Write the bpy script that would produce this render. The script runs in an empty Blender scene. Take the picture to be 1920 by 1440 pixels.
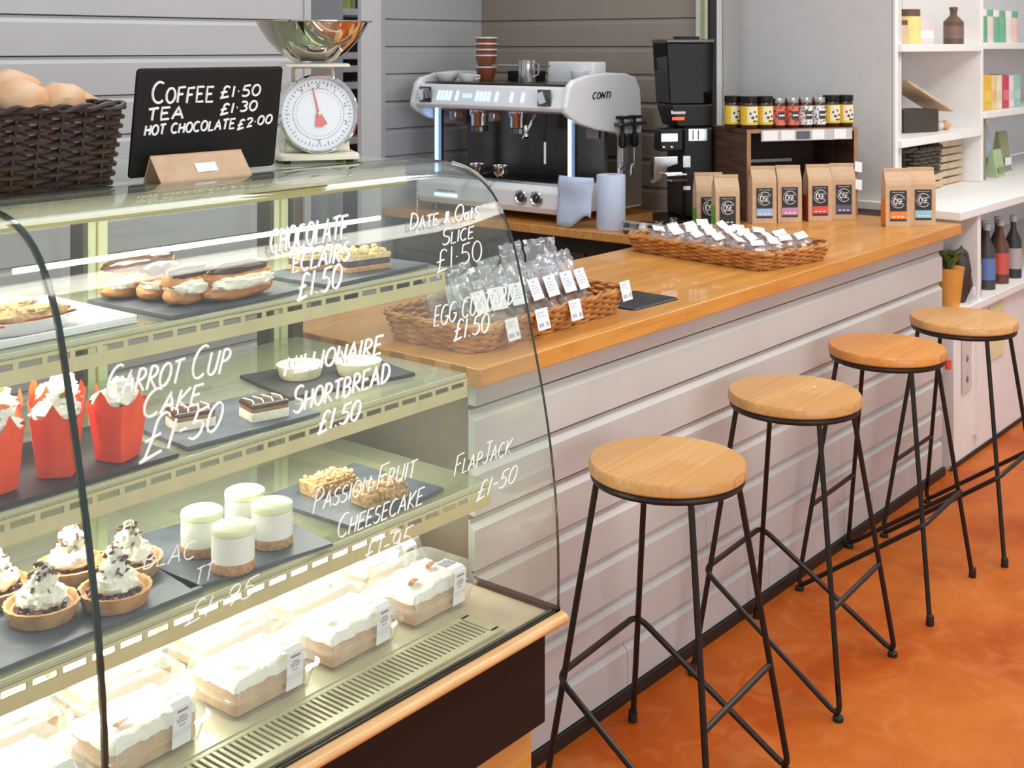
import bpy, bmesh, math, random
from mathutils import Vector, Matrix, noise
random.seed(7)
R = math.radians
C = bpy.context.scene
COL = C.collection

# ------------------------------------------------------------------ camera, world, lights, exposure
YAW = 39.2; FPX = 2376.0; HC = 1.62; HY = 88.0
cd = bpy.data.cameras.new('camera'); cam = bpy.data.objects.new('camera', cd); COL.objects.link(cam)
cam.location = (0, 0, HC); cam.rotation_euler = (R(90), 0, R(YAW - 90))
cd.sensor_width = 36.0; cd.lens = FPX / 1920 * 36.0
cd.shift_y = -(720 - HY) / 1920.0; cd.clip_start = 0.05; cd.clip_end = 60
C.camera = cam
cd.dof.use_dof = True; cd.dof.focus_distance = 2.8; cd.dof.aperture_fstop = 10.0

w = bpy.data.worlds.new('world'); C.world = w; w.use_nodes = True
bg = w.node_tree.nodes['Background']
bg.inputs[0].default_value = (0.86, 0.92, 1.0, 1); bg.inputs[1].default_value = 0.50

def area(name, loc, rot, sx, sy, power, col=(1, 1, 1), parent=None, spread=180):
    l = bpy.data.lights.new(name, 'AREA'); l.shape = 'RECTANGLE'; l.size = sx; l.size_y = sy
    l.energy = power; l.color = col; l.spread = R(spread)
    o = bpy.data.objects.new(name, l); COL.objects.link(o); o.location = loc; o.rotation_euler = rot
    if parent: o.parent = parent
    return o
area('shop_light', (2.6, 0.3, 2.75), (0, 0, 0), 3.2, 0.5, 38, (1.0, 0.95, 0.86))
area('shop_light', (4.6, 0.6, 2.75), (0, 0, 0), 1.6, 0.5, 16, (1.0, 0.92, 0.82))
area('staff_light', (2.4, 2.85, 2.75), (0, 0, 0), 2.6, 0.3, 14, (0.95, 0.97, 1.0))
area('shelf_light', (5.6, 1.2, 2.7), (0, 0, 0), 1.4, 0.4, 14, (1.0, 0.95, 0.88))
area('shop_window_light', (0.6, -3.2, 1.7), (R(90), 0, R(-18)), 3.6, 1.9, 60, (0.93, 0.97, 1.0))

vs = C.view_settings
vs.view_transform = 'Standard'; vs.look = 'None'; vs.gamma = 1.0; vs.use_curve_mapping = False
vs.exposure = 0.35
try:
    C.cycles.transparent_max_bounces = 40; C.cycles.max_bounces = 10; C.cycles.glossy_bounces = 5
    C.cycles.sample_clamp_indirect = 6.0; C.cycles.caustics_reflective = False; C.cycles.caustics_refractive = False
except Exception: pass

# ------------------------------------------------------------------ materials
MATS = {}
def mat(name, col, rough=0.5, metal=0.0, col2=None, scale=18, var=0.0, stretch=(1, 1, 1), bump=0.0, bscale=None,
        emit=None, estr=1.0, trans=0.0, coat=0.0, spec=0.5, detail=4, sss=0.0):
    if name in MATS: return MATS[name]
    m = bpy.data.materials.new(name); m.use_nodes = True; MATS[name] = m
    nt = m.node_tree; N = nt.nodes; L = nt.links; b = N['Principled BSDF']
    b.inputs['Base Color'].default_value = (*col, 1); b.inputs['Roughness'].default_value = rough
    b.inputs['Metallic'].default_value = metal; b.inputs['Specular IOR Level'].default_value = spec
    b.inputs['Coat Weight'].default_value = coat
    if sss: b.inputs['Subsurface Weight'].default_value = sss; b.inputs['Subsurface Radius'].default_value = (.02, .015, .01)
    if trans: b.inputs['Transmission Weight'].default_value = trans
    tc = N.new('ShaderNodeTexCoord'); mp = N.new('ShaderNodeMapping'); mp.inputs['Scale'].default_value = stretch
    L.new(tc.outputs['Object'], mp.inputs['Vector'])
    if col2 is None and var == 0: var = 0.05
    nz = N.new('ShaderNodeTexNoise'); nz.inputs['Scale'].default_value = scale; nz.inputs['Detail'].default_value = detail
    L.new(mp.outputs[0], nz.inputs['Vector'])
    cr = N.new('ShaderNodeValToRGB'); cr.color_ramp.elements[0].position = 0.36; cr.color_ramp.elements[1].position = 0.66
    c2 = col2 if col2 else tuple(min(1, c * (1 + var)) for c in col); c1 = col if col2 else tuple(c * (1 - var) for c in col)
    cr.color_ramp.elements[0].color = (*c1, 1); cr.color_ramp.elements[1].color = (*c2, 1)
    L.new(nz.outputs['Fac'], cr.inputs[0]); L.new(cr.outputs[0], b.inputs['Base Color'])
    if bump:
        n2 = N.new('ShaderNodeTexNoise'); n2.inputs['Scale'].default_value = bscale or scale * 3; n2.inputs['Detail'].default_value = 5
        L.new(mp.outputs[0], n2.inputs['Vector'])
        bp = N.new('ShaderNodeBump'); bp.inputs['Strength'].default_value = bump; bp.inputs['Distance'].default_value = 0.004
        L.new(n2.outputs['Fac'], bp.inputs['Height']); L.new(bp.outputs[0], b.inputs['Normal'])
    if emit:
        b.inputs['Emission Color'].default_value = (*emit, 1); b.inputs['Emission Strength'].default_value = estr
    return m

def glassmat(name, tint=(0.93, 0.97, 0.94), ior=1.45, rough=0.02, haze=0.0, hazecol=(1, 1, 1), gloss=1.0):
    m = bpy.data.materials.new(name); m.use_nodes = True; MATS[name] = m
    nt = m.node_tree; N = nt.nodes; L = nt.links; N.remove(N['Principled BSDF'])
    out = N['Material Output']; tr = N.new('ShaderNodeBsdfTransparent'); tr.inputs[0].default_value = (*tint, 1)
    gl = N.new('ShaderNodeBsdfGlossy'); gl.inputs['Roughness'].default_value = rough
    lw = N.new('ShaderNodeLayerWeight'); lw.inputs[0].default_value = .5     # Schlick reflectance, the same on both faces
    pw = N.new('ShaderNodeMath'); pw.operation = 'POWER'; pw.inputs[1].default_value = 5; L.new(lw.outputs['Facing'], pw.inputs[0])
    f0 = ((ior - 1) / (ior + 1)) ** 2
    mr = N.new('ShaderNodeMapRange'); mr.inputs[3].default_value = f0; mr.inputs[4].default_value = 1.0; L.new(pw.outputs[0], mr.inputs[0])
    mu = N.new('ShaderNodeMath'); mu.operation = 'MULTIPLY'; mu.inputs[1].default_value = gloss; mu.use_clamp = True
    L.new(mr.outputs[0], mu.inputs[0])
    mx = N.new('ShaderNodeMixShader'); L.new(mu.outputs[0], mx.inputs[0]); L.new(tr.outputs[0], mx.inputs[1]); L.new(gl.outputs[0], mx.inputs[2])
    last = mx
    if haze:
        df = N.new('ShaderNodeBsdfDiffuse'); df.inputs[0].default_value = (*hazecol, 1)
        m2 = N.new('ShaderNodeMixShader'); m2.inputs[0].default_value = haze
        L.new(mx.outputs[0], m2.inputs[1]); L.new(df.outputs[0], m2.inputs[2]); last = m2
    L.new(last.outputs[0], out.inputs[0]); return m

def staves(name, c1, c2, c3, bw=0.5, bh=0.045, rough=0.35, coat=0.2, rot=0.0):
    m = bpy.data.materials.new(name); m.use_nodes = True; MATS[name] = m
    nt = m.node_tree; N = nt.nodes; L = nt.links; b = N['Principled BSDF']
    b.inputs['Roughness'].default_value = rough; b.inputs['Coat Weight'].default_value = coat
    tc = N.new('ShaderNodeTexCoord'); mp = N.new('ShaderNodeMapping'); mp.inputs['Rotation'].default_value = (0, 0, rot)
    L.new(tc.outputs['Object'], mp.inputs['Vector'])
    br = N.new('ShaderNodeTexBrick'); br.offset = 0.37; br.inputs['Scale'].default_value = 1; br.inputs['Brick Width'].default_value = bw
    br.inputs['Row Height'].default_value = bh; br.inputs['Mortar Size'].default_value = 0.0006; br.inputs['Mortar Smooth'].default_value = 0
    br.inputs['Color1'].default_value = (*c1, 1); br.inputs['Color2'].default_value = (*c2, 1); br.inputs['Mortar'].default_value = (*[c * .55 for c in c1], 1)
    L.new(mp.outputs[0], br.inputs['Vector'])
    m2 = N.new('ShaderNodeMapping'); m2.inputs['Scale'].default_value = (3.5, 60, 60); L.new(mp.outputs[0], m2.inputs['Vector'])
    nz = N.new('ShaderNodeTexNoise'); nz.inputs['Scale'].default_value = 1.0; nz.inputs['Detail'].default_value = 6; nz.inputs['Distortion'].default_value = 1.2
    L.new(m2.outputs[0], nz.inputs['Vector'])
    cr = N.new('ShaderNodeValToRGB'); cr.color_ramp.elements[0].position = 0.42; cr.color_ramp.elements[1].position = 0.72
    cr.color_ramp.elements[0].color = (0, 0, 0, 1); cr.color_ramp.elements[1].color = (.75, .75, .75, 1)
    L.new(nz.outputs['Fac'], cr.inputs[0])
    mx = N.new('ShaderNodeMix'); mx.data_type = 'RGBA'; L.new(cr.outputs[0], mx.inputs[0]); L.new(br.outputs['Color'], mx.inputs[6])
    mx.inputs[7].default_value = (*c3, 1); L.new(mx.outputs[2], b.inputs['Base Color'])
    bp = N.new('ShaderNodeBump'); bp.inputs['Strength'].default_value = 0.15; bp.inputs['Distance'].default_value = .001
    L.new(nz.outputs['Fac'], bp.inputs['Height']); L.new(bp.outputs[0], b.inputs['Normal'])
    return m

def m_floor():
    m = bpy.data.materials.new('orange_concrete'); m.use_nodes = True
    nt = m.node_tree; N = nt.nodes; L = nt.links; b = N['Principled BSDF']
    b.inputs['Specular IOR Level'].default_value = .22
    tc = N.new('ShaderNodeTexCoord')
    n1 = N.new('ShaderNodeTexNoise'); n1.inputs['Scale'].default_value = 2.3; n1.inputs['Detail'].default_value = 7; n1.inputs['Distortion'].default_value = 0.8
    n2 = N.new('ShaderNodeTexNoise'); n2.inputs['Scale'].default_value = 9; n2.inputs['Detail'].default_value = 8; n2.inputs['Distortion'].default_value = 1.5
    L.new(tc.outputs['Object'], n1.inputs['Vector']); L.new(tc.outputs['Object'], n2.inputs['Vector'])
    c1 = N.new('ShaderNodeValToRGB'); e = c1.color_ramp.elements; e[0].position = .36; e[1].position = .68
    e[0].color = (.43, .072, .001, 1); e[1].color = (.58, .150, .018, 1)
    L.new(n1.outputs['Fac'], c1.inputs[0])
    c2 = N.new('ShaderNodeValToRGB'); e = c2.color_ramp.elements; e[0].position = .5; e[1].position = .8
    e[0].color = (0, 0, 0, 1); e[1].color = (.42, .42, .42, 1); L.new(n2.outputs['Fac'], c2.inputs[0])
    mx = N.new('ShaderNodeMix'); mx.data_type = 'RGBA'; L.new(c2.outputs[0], mx.inputs[0]); L.new(c1.outputs[0], mx.inputs[6])
    mx.inputs[7].default_value = (.66, .25, .09, 1); L.new(mx.outputs[2], b.inputs['Base Color'])
    mr = N.new('ShaderNodeMapRange'); mr.inputs[3].default_value = .34; mr.inputs[4].default_value = .55
    L.new(n2.outputs['Fac'], mr.inputs[0]); L.new(mr.outputs[0], b.inputs['Roughness'])
    return m

FLOOR = m_floor()
PAINT_G = mat('grey_paint', (.46, .455, .45), .5, var=.02, scale=3)
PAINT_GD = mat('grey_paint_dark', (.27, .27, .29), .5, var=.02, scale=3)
PAINT_T = mat('taupe_paint', (.30, .25, .20), .5, var=.03, scale=3)
PAINT_C = mat('counter_paint', (.555, .545, .52), .42, var=.03, scale=4)
PAINT_W = mat('white_paint', (.82, .80, .78), .5, var=.02)
PAINT_WALL = mat('pale_wall', (.62, .61, .60), .6, var=.02)
BLACKTRIM = mat('black_trim', (.012, .011, .010), .45)
OAK = staves('oak_worktop', (.60, .26, .045), (.72, .345, .085), (.50, .185, .025))
SEATW = staves('seat_wood', (.66, .37, .14), (.58, .29, .09), (.52, .24, .06), bw=2, bh=.085, rough=.4)
SEATW2 = staves('seat_wood_dark', (.68, .28, .055), (.62, .24, .05), (.52, .18, .03), bw=2, bh=.085, rough=.4)
IRON = mat('black_iron', (.022, .016, .013), .38, .4)
RUBBER = mat('rubber', (.015, .013, .012), .7)
GLASS = glassmat('case_glass', (.965, .985, .965), 1.5, 0.015, haze=.012, hazecol=(.9, .95, 1))
GLASSE = mat('glass_edge', (.018, .03, .024), .12, coat=.6)
GLASSE2 = mat('glass_edge_green', (.55, .56, .38), .12, coat=.6)
SHELFG = glassmat('shelf_glass', (.86, .90, .80), 1.6, 0.03, haze=.16, hazecol=(.68, .68, .50), gloss=1.3)
OLIVE = mat('olive_rail', (.38, .33, .085), .4, .1, var=.04)
CREAMM = mat('cream_metal', (.60, .585, .40), .4, .1, var=.03)
POSTG = mat('pale_green_post', (.52, .56, .36), .4, var=.03)
POSTD = mat('dark_bronze', (.06, .045, .02), .4)
WHITE = mat('chalk_white', (.92, .92, .92), .8, var=.01)
PENW = mat('pen_white', (.95, .95, .93), .7, var=.01, emit=None)
LED = mat('led_white', (1, 1, 1), .4, emit=(1, .98, .93), estr=6)
STEEL = mat('steel', (.62, .62, .62), .16, 1.0, var=.05)
STEELD = mat('dark_steel', (.16, .15, .14), .22, 1.0, var=.08)
CHROME = mat('chrome', (.8, .8, .8), .07, 1.0, var=.02)
SLATE = mat('slate', (.085, .098, .118), .42, bump=.25, bscale=60, var=.2)
KRAFT = mat('kraft_paper', (.58, .40, .255), .75, var=.06, scale=40)
PAPERW = mat('label_white', (.84, .84, .86), .6, var=.01)
PRINTG = mat('print_grey', (.22, .23, .26), .6)
CREAM = mat('whipped_cream', (.90, .88, .74), .6, bump=.7, bscale=110, var=.04, sss=.1)
FROST = mat('frosting', (.90, .89, .80), .65, bump=.9, bscale=90, var=.04)
SPONGE = mat('sponge', (.66, .44, .26), .85, bump=.5, bscale=140, var=.12)
BISCUIT = mat('biscuit', (.62, .36, .17), .8, col2=(.42, .22, .09), scale=140, bump=.8, bscale=160)
CHOUX = mat('choux', (.68, .30, .09), .55, col2=(.48, .16, .035), scale=22, bump=.3, bscale=40)
CHOC = mat('chocolate', (.055, .020, .009), .28, var=.2, coat=.3)
PASTRY = mat('pastry', (.72, .42, .18), .7, col2=(.52, .25, .08), scale=40, bump=.5, bscale=90)
CUSTARD = mat('custard', (.88, .86, .52), .4, col2=(.80, .70, .34), scale=40, var=.1)
CRUMBLE = mat('crumble', (.80, .66, .38), .85, col2=(.60, .42, .18), scale=120, bump=1, bscale=130)
OATS = mat('oat_bar', (.66, .43, .20), .8, col2=(.38, .20, .07), scale=110, bump=1, bscale=120)
JAM = mat('jam', (.45, .03, .015), .3, coat=.4)
REDP = mat('red_tulip_paper', (.95, .085, .002), .75, col2=(.82, .05, .001), scale=14, bump=.4, bscale=14)
CARROT = mat('carrot_orange', (.85, .20, .03), .5)
LEAFG = mat('leaf_green', (.10, .22, .05), .5)
CLEAR = glassmat('clear_plastic', (.95, .96, .97), 1.45, .06, haze=.10, hazecol=(1, 1, 1), gloss=1.4)
FILM = glassmat('film', (.93, .94, .96), 1.5, .12, haze=.12, hazecol=(.95, .96, 1), gloss=2.4)
WICK = mat('wicker', (.62, .29, .085), .55, col2=(.40, .15, .035), scale=30)
WICKD = mat('wicker_dark', (.018, .009, .005), .45, col2=(.045, .022, .011), scale=40)
BREAD = mat('bread', (.82, .58, .38), .7, col2=(.74, .32, .10), scale=11, bump=.2)
SCALEM = mat('cream_enamel', (.76, .70, .55), .3, coat=.4, var=.02)
CHALKB = mat('blackboard', (.009, .007, .006), .6, var=.1, spec=.25)
CRATE = mat('crate_wood', (.055, .024, .012), .6, col2=(.11, .05, .026), scale=6, stretch=(1, 1, 9), bump=.3)
CRATEL = mat('crate_edge', (.36, .19, .10), .6, var=.15)
MACHW = mat('machine_white', (.86, .86, .87), .3, coat=.3, var=.01)
BLUEL = mat('blue_led', (.3, .5, 1), .4, emit=(.30, .55, 1.0), estr=3.0)
BLACKP = mat('black_plastic', (.008, .007, .007), .35, var=.05, spec=.3)
SMOKE = glassmat('smoked_plastic', (.12, .09, .08), 1.35, .05, haze=.4, hazecol=(.01, .008, .007))
BLUEP = mat('blue_paper', (.55, .62, .78), .8, var=.02, bump=.15, bscale=120)
TERRA = mat('brown_cup', (.24, .065, .030), .35, coat=.3)
PORC = mat('porcelain', (.80, .80, .80), .25, coat=.3, var=.01)
DECKM = mat('deck_laminate', (.66, .55, .40), .5, var=.05)
RAILW = mat('rail_wood', (.78, .47, .20), .38, col2=(.66, .34, .12), scale=8, stretch=(1, 12, 12), coat=.3)
PLINTH = mat('plinth_wood', (.60, .26, .06), .5, col2=(.72, .36, .10), scale=5, stretch=(1, 1, 10))
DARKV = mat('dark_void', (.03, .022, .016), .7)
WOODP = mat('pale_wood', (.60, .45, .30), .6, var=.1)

# ------------------------------------------------------------------ mesh helpers
class MB:
    def __init__(s): s.v = []; s.f = []; s.m = []
    def add(s, vs, fs, mi=0, M=None):
        n = len(s.v)
        s.v += [tuple(M @ Vector(p)) if M is not None else tuple(p) for p in vs]
        s.f += [tuple(i + n for i in f) for f in fs]; s.m += [mi] * len(fs); return s
    def box(s, a, b, mi=0, M=None):
        x0, y0, z0 = a; x1, y1, z1 = b
        return s.add([(x0, y0, z0), (x1, y0, z0), (x1, y1, z0), (x0, y1, z0), (x0, y0, z1), (x1, y0, z1), (x1, y1, z1), (x0, y1, z1)],
                     [(0, 3, 2, 1), (4, 5, 6, 7), (0, 1, 5, 4), (1, 2, 6, 5), (2, 3, 7, 6), (3, 0, 4, 7)], mi, M)
    def ext(s, poly, vec, mi=0, M=None, capmi=None):
        n = len(poly); vec = Vector(vec); vs = [Vector(p) for p in poly] + [Vector(p) + vec for p in poly]
        s.add(vs, [(i, (i + 1) % n, n + (i + 1) % n, n + i) for i in range(n)], mi, M)
        k = len(s.v) - 2 * n
        s.f += [tuple(k + i for i in reversed(range(n))), tuple(k + n + i for i in range(n))]; s.m += [mi if capmi is None else capmi] * 2
        return s
    def lathe(s, prof, n=24, c=(0, 0, 0), mi=0, M=None, caps=True, wob=None):
        vs = []; fs = []
        for j, (r, z) in enumerate(prof):
            for i in range(n):
                a = 2 * math.pi * i / n; rr = r * (wob(a, j) if wob else 1)
                vs.append((c[0] + rr * math.cos(a), c[1] + rr * math.sin(a), c[2] + z))
        for j in range(len(prof) - 1):
            for i in range(n):
                k = (i + 1) % n; fs.append((j * n + i, j * n + k, (j + 1) * n + k, (j + 1) * n + i))
        if caps:
            if prof[0][0] > 1e-5: fs.append(tuple(reversed(range(n))))
            if prof[-1][0] > 1e-5: fs.append(tuple((len(prof) - 1) * n + i for i in range(n)))
        return s.add(vs, fs, mi, M)
    def tube(s, pts, r, n=8, closed=False, mi=0, M=None, flat=None):
        P = [Vector(p) for p in pts]; m = len(P)
        if m < 2: return s
        rs = r if isinstance(r, (list, tuple)) else [r] * m
        vs = []; up = None
        for i in range(m):
            if closed: t = P[(i + 1) % m] - P[i - 1]
            else: t = P[min(i + 1, m - 1)] - P[max(i - 1, 0)]
            if t.length < 1e-9: t = Vector((0, 0, 1))
            t.normalize()
            if up is None:
                a = Vector((0, 0, 1)) if abs(t.z) < .9 else Vector((1, 0, 0)); up = (a - t * a.dot(t)).normalized()
            else:
                q = up - t * up.dot(t); up = q.normalized() if q.length > 1e-6 else up
            sd = t.cross(up)
            for k in range(n):
                a = 2 * math.pi * k / n; vs.append(P[i] + (up * math.cos(a) + sd * math.sin(a)) * rs[i])
        fs = []
        for i in range(m if closed else m - 1):
            j = (i + 1) % m
            for k in range(n):
                l = (k + 1) % n; fs.append((i * n + k, i * n + l, j * n + l, j * n + k))
        if not closed: fs += [tuple(reversed(range(n))), tuple((m - 1) * n + k for k in range(n))]
        return s.add(vs, fs, mi, M)
    def blob(s, c, r, nu=16, nv=10, amp=0.0, fr=8, mi=0, M=None, seed=0, sq=1.0, zmin=None):
        vs = []; fs = []
        def pw(x): return math.copysign(abs(x) ** sq, x)
        for j in range(nv + 1):
            ph = -math.pi / 2 + math.pi * j / nv
            for i in range(nu):
                th = 2 * math.pi * i / nu
                d = Vector((pw(math.cos(ph)) * pw(math.cos(th)), pw(math.cos(ph)) * pw(math.sin(th)), pw(math.sin(ph))))
                k = 1 + amp * noise.noise(d * fr * .5 + Vector((seed * 3.1, seed, 0)))
                p = Vector((c[0] + d.x * r[0] * k, c[1] + d.y * r[1] * k, c[2] + d.z * r[2] * k))
                if zmin is not None and p.z < zmin: p.z = zmin
                vs.append(p)
        for j in range(nv):
            for i in range(nu):
                k = (i + 1) % nu; fs.append((j * nu + i, j * nu + k, (j + 1) * nu + k, (j + 1) * nu + i))
        return s.add(vs, fs, mi, M)
    def rbox(s, a, b, r, seg=3, mi=0, M=None, jit=0, seed=0):
        # box rounded in plan and on its top rim
        x0, y0, z0 = a; x1, y1, z1 = b; prof = [(0, 0)] + [(r * .5 * (1 - math.cos(k / seg * math.pi / 2)), None) for k in range(0)]
        ring = []
        for cx, cy, a0 in ((x1 - r, y1 - r, 0), (x0 + r, y1 - r, 90), (x0 + r, y0 + r, 180), (x1 - r, y0 + r, 270)):
            for k in range(seg + 1):
                t = R(a0 + 90 * k / seg); ring.append((cx, cy, math.cos(t), math.sin(t)))
        lv = [(r, z0), (r, z1 - r * .6)] + [(r - r * .6 * (1 - math.cos(q)), z1 - r * .6 * (1 - math.sin(q))) for q in (R(30), R(60), R(90))]
        n = len(ring); vs = []; fs = []
        for rr, z in lv:
            for cx, cy, ux, uy in ring:
                k = jit * noise.noise(Vector((cx * 40 + ux * 2, cy * 40 + uy * 2, z * 60 + seed))) if jit else 0
                vs.append((cx + ux * (rr + k), cy + uy * (rr + k), z + k * .5))
        for j in range(len(lv) - 1):
            for i in range(n): fs.append((j * n + i, j * n + (i + 1) % n, (j + 1) * n + (i + 1) % n, (j + 1) * n + i))
        fs += [tuple(reversed(range(n))), tuple((len(lv) - 1) * n + i for i in range(n))]
        return s.add(vs, fs, mi, M)
    def build(s, name, mats, parent=None, smooth=True, bevel=0, sharp=.7, loc=None, rot=None):
        me = bpy.data.meshes.new(name); me.from_pydata([tuple(v) for v in s.v], [], s.f)
        for m in (mats if isinstance(mats, (list, tuple)) else [mats]): me.materials.append(m)
        me.polygons.foreach_set('material_index', s.m)
        me.update(); bm = bmesh.new(); bm.from_mesh(me); bmesh.ops.recalc_face_normals(bm, faces=bm.faces); bm.to_mesh(me); bm.free()
        if smooth:
            me.polygons.foreach_set('use_smooth', [True] * len(me.polygons)); me.set_sharp_from_angle(angle=sharp)
        o = bpy.data.objects.new(name, me); COL.objects.link(o)
        if parent: o.parent = parent
        if loc: o.location = loc
        if rot: o.rotation_euler = rot
        if bevel:
            b = o.modifiers.new('b', 'BEVEL'); b.width = bevel; b.segments = 2; b.limit_method = 'ANGLE'; b.angle_limit = R(40)
        return o

def tag(o, label=None, cat=None, group=None, kind=None):
    if label: o['label'] = label
    if cat: o['category'] = cat
    if group: o['group'] = group
    if kind: o['kind'] = kind
    return o
def root(name, loc, rz, label, cat, group=None):
    o = bpy.data.objects.new(name, None); COL.objects.link(o); o.location = loc; o.rotation_euler = (0, 0, rz)
    o.empty_display_size = .05
    return tag(o, label, cat, group)
def sroot(name, loc=(0, 0, 0)):
    o = bpy.data.objects.new(name, None); COL.objects.link(o); o.location = loc; o.empty_display_size = .05; o['kind'] = 'structure'; return o
def kids(o): return [c for c in COL.objects if c.parent == o]
KC = {}
def dup(o, loc=None, rz=None, label=None, group=None, parent=None):
    c = o.copy(); COL.objects.link(c)
    if parent is not None: c.parent = parent
    if loc is not None: c.location = loc
    if rz is not None: c.rotation_euler = (0, 0, rz)
    if label: c['label'] = label
    if group: c['group'] = group
    for ch in list(o.children): dup(ch, parent=c)
    return c
def T(x, y, z, rz=0, rx=0, ry=0, s=1): return Matrix.Translation((x, y, z)) @ Matrix.Rotation(rz, 4, 'Z') @ Matrix.Rotation(ry, 4, 'Y') @ Matrix.Rotation(rx, 4, 'X') @ Matrix.Scale(s, 4)

def fillet(pts, r, n=5):
    P = [Vector(p) for p in pts]; out = [P[0]]
    for i in range(1, len(P) - 1):
        a = (P[i - 1] - P[i]); b = (P[i + 1] - P[i]); ra = min(r, a.length * .45, b.length * .45)
        p0 = P[i] + a.normalized() * ra; p1 = P[i] + b.normalized() * ra
        for k in range(n + 1):
            t = k / n; out.append(p0 * (1 - t) ** 2 + P[i] * 2 * t * (1 - t) + p1 * t * t)
    out.append(P[-1]); return out

# ------------------------------------------------------------------ measuring: a sight line from the viewpoint met with a real surface
_a = R(YAW); AX = Vector((math.cos(_a), math.sin(_a), 0)); RT = Vector((math.sin(_a), -math.cos(_a), 0))
def ray(x, y): return AX + RT * ((x - 960) / FPX) - Vector((0, 0, (y - HY) / FPX))
def at(x, y, z=None, X=None, Y=None):
    D = ray(x, y); d = (z - HC) / D.z if z is not None else X / D.x if X is not None else Y / D.y
    return Vector((0, 0, HC)) + D * d

# ------------------------------------------------------------------ hand lettering (pen strokes)
def arc(cx, cy, rx, ry, a0, a1, n=9): return [(cx + rx * math.cos(R(a0 + (a1 - a0) * i / n)), cy + ry * math.sin(R(a0 + (a1 - a0) * i / n))) for i in range(n + 1)]
G = {
 'A': (.66, [[(0, 0), (.34, 1), (.66, 0)], [(.12, .36), (.56, .36)]]),
 'B': (.6, [[(.06, 0), (.06, 1)], [(.06, 1)] + arc(.2, .76, .32, .24, 90, -90) + [(.1, .52)] + arc(.2, .26, .38, .26, 90, -90) + [(.06, 0)]]),
 'C': (.62, [arc(.36, .5, .36, .5, 60, 310, 12)]),
 'D': (.66, [[(.08, 0), (.08, 1)], [(.02, .98)] + arc(.12, .5, .52, .48, 90, -90, 11) + [(.02, .02)]]),
 'E': (.54, [[(.52, 1), (.05, 1), (.05, 0), (.54, .02)], [(.05, .52), (.42, .54)]]),
 'F': (.52, [[(.54, 1.02), (.06, .98), (.04, 0)], [(.05, .52), (.4, .56)]]),
 'G': (.66, [arc(.36, .5, .36, .5, 60, 340, 12) + [(.68, .42), (.42, .42)]]),
 'H': (.62, [[(.04, 0), (.06, 1)], [(.58, 0), (.6, 1)], [(.04, .5), (.6, .54)]]),
 'I': (.14, [[(.07, 0), (.08, 1)]]),
 'J': (.5, [[(.1, 1), (.54, 1)], [(.36, 1), (.36, .2)] + arc(.18, .2, .18, .2, 0, -170, 6)]),
 'K': (.6, [[(.06, 0), (.08, 1)], [(.58, 1), (.1, .46), (.6, 0)]]),
 'L': (.5, [[(.06, 1), (.04, 0), (.5, .03)]]),
 'M': (.8, [[(0, 0), (.12, 1), (.4, .3), (.68, 1), (.8, 0)]]),
 'N': (.64, [[(.04, 0), (.06, 1), (.58, .02), (.62, 1)]]),
 'O': (.66, [arc(.34, .5, .33, .5, 95, 460, 14)]),
 'P': (.56, [[(.08, -.05), (.1, 1)], [(.04, .96)] + arc(.2, .74, .34, .26, 90, -90) + [(.1, .48)]]),
 'R': (.6, [[(.06, 0), (.08, 1)], [(.04, .98)] + arc(.2, .75, .32, .25, 90, -90) + [(.12, .5), (.6, 0)]]),
 'S': (.52, [arc(.28, .75, .24, .25, 40, 255, 8) + arc(.26, .25, .26, .25, 75, -150, 8)]),
 'T': (.58, [[(0, .96), (.6, 1.02)], [(.3, 1), (.28, 0)]]),
 'U': (.6, [[(.04, 1)] + arc(.3, .3, .26, .3, 180, 360, 8) + [(.58, 1)]]),
 'X': (.6, [[(0, 0), (.6, 1)], [(0, 1), (.6, 0)]]),
 '&': (.6, [[(.55, .8), (.3, .1), (.1, .05), (.3, .6), (.5, 1), (.25, 1), (.2, .6), (.6, .1)]]),
 '£': (.66, [arc(.44, .78, .2, .22, 20, 180, 6) + [(.22, .4), (.14, .0), (.0, -.08), (.62, .04)], [(.02, .42), (.46, .5)]]),
 '0': (.58, [arc(.3, .5, .28, .5, 95, 460, 13)]),
 '1': (.16, [[(.1, 1), (.06, 0)]]),
 '2': (.54, [arc(.27, .75, .25, .25, 160, -30, 7) + [(.02, 0), (.56, .04)]]),
 '3': (.5, [arc(.22, .76, .26, .24, 130, -80, 7), arc(.22, .27, .28, .27, 80, -140, 8)]),
 '5': (.52, [[(.54, 1.02), (.14, .98), (.08, .56)] + arc(.24, .32, .28, .3, 110, -140, 9)]),
 '9': (.5, [arc(.26, .72, .22, .26, 20, 380, 10) + [(.46, .3), (.3, -.05)]]),
 '-': (.36, [[(.04, .5), (.34, .52)]]), '.': (.16, [[(.06, .04), (.1, .06)]]), '·': (.16, [[(.06, .48), (.1, .5)]]),
 ' ': (.34, []), 'a': (.46, [arc(.22, .3, .2, .3, 30, 330, 9), [(.42, .6), (.42, 0)]]), 't': (.36, [[(.16, 1), (.16, .05), (.34, .02)], [(0, .6), (.34, .62)]]),
 'k': (.4, [[(.04, 0), (.04, 1)], [(.36, .6), (.06, .3), (.4, 0)]]), 'g': (.42, [arc(.2, .3, .18, .28, 30, 390, 9), [(.4, .55), (.38, -.2), (.1, -.25)]]),
}
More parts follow.
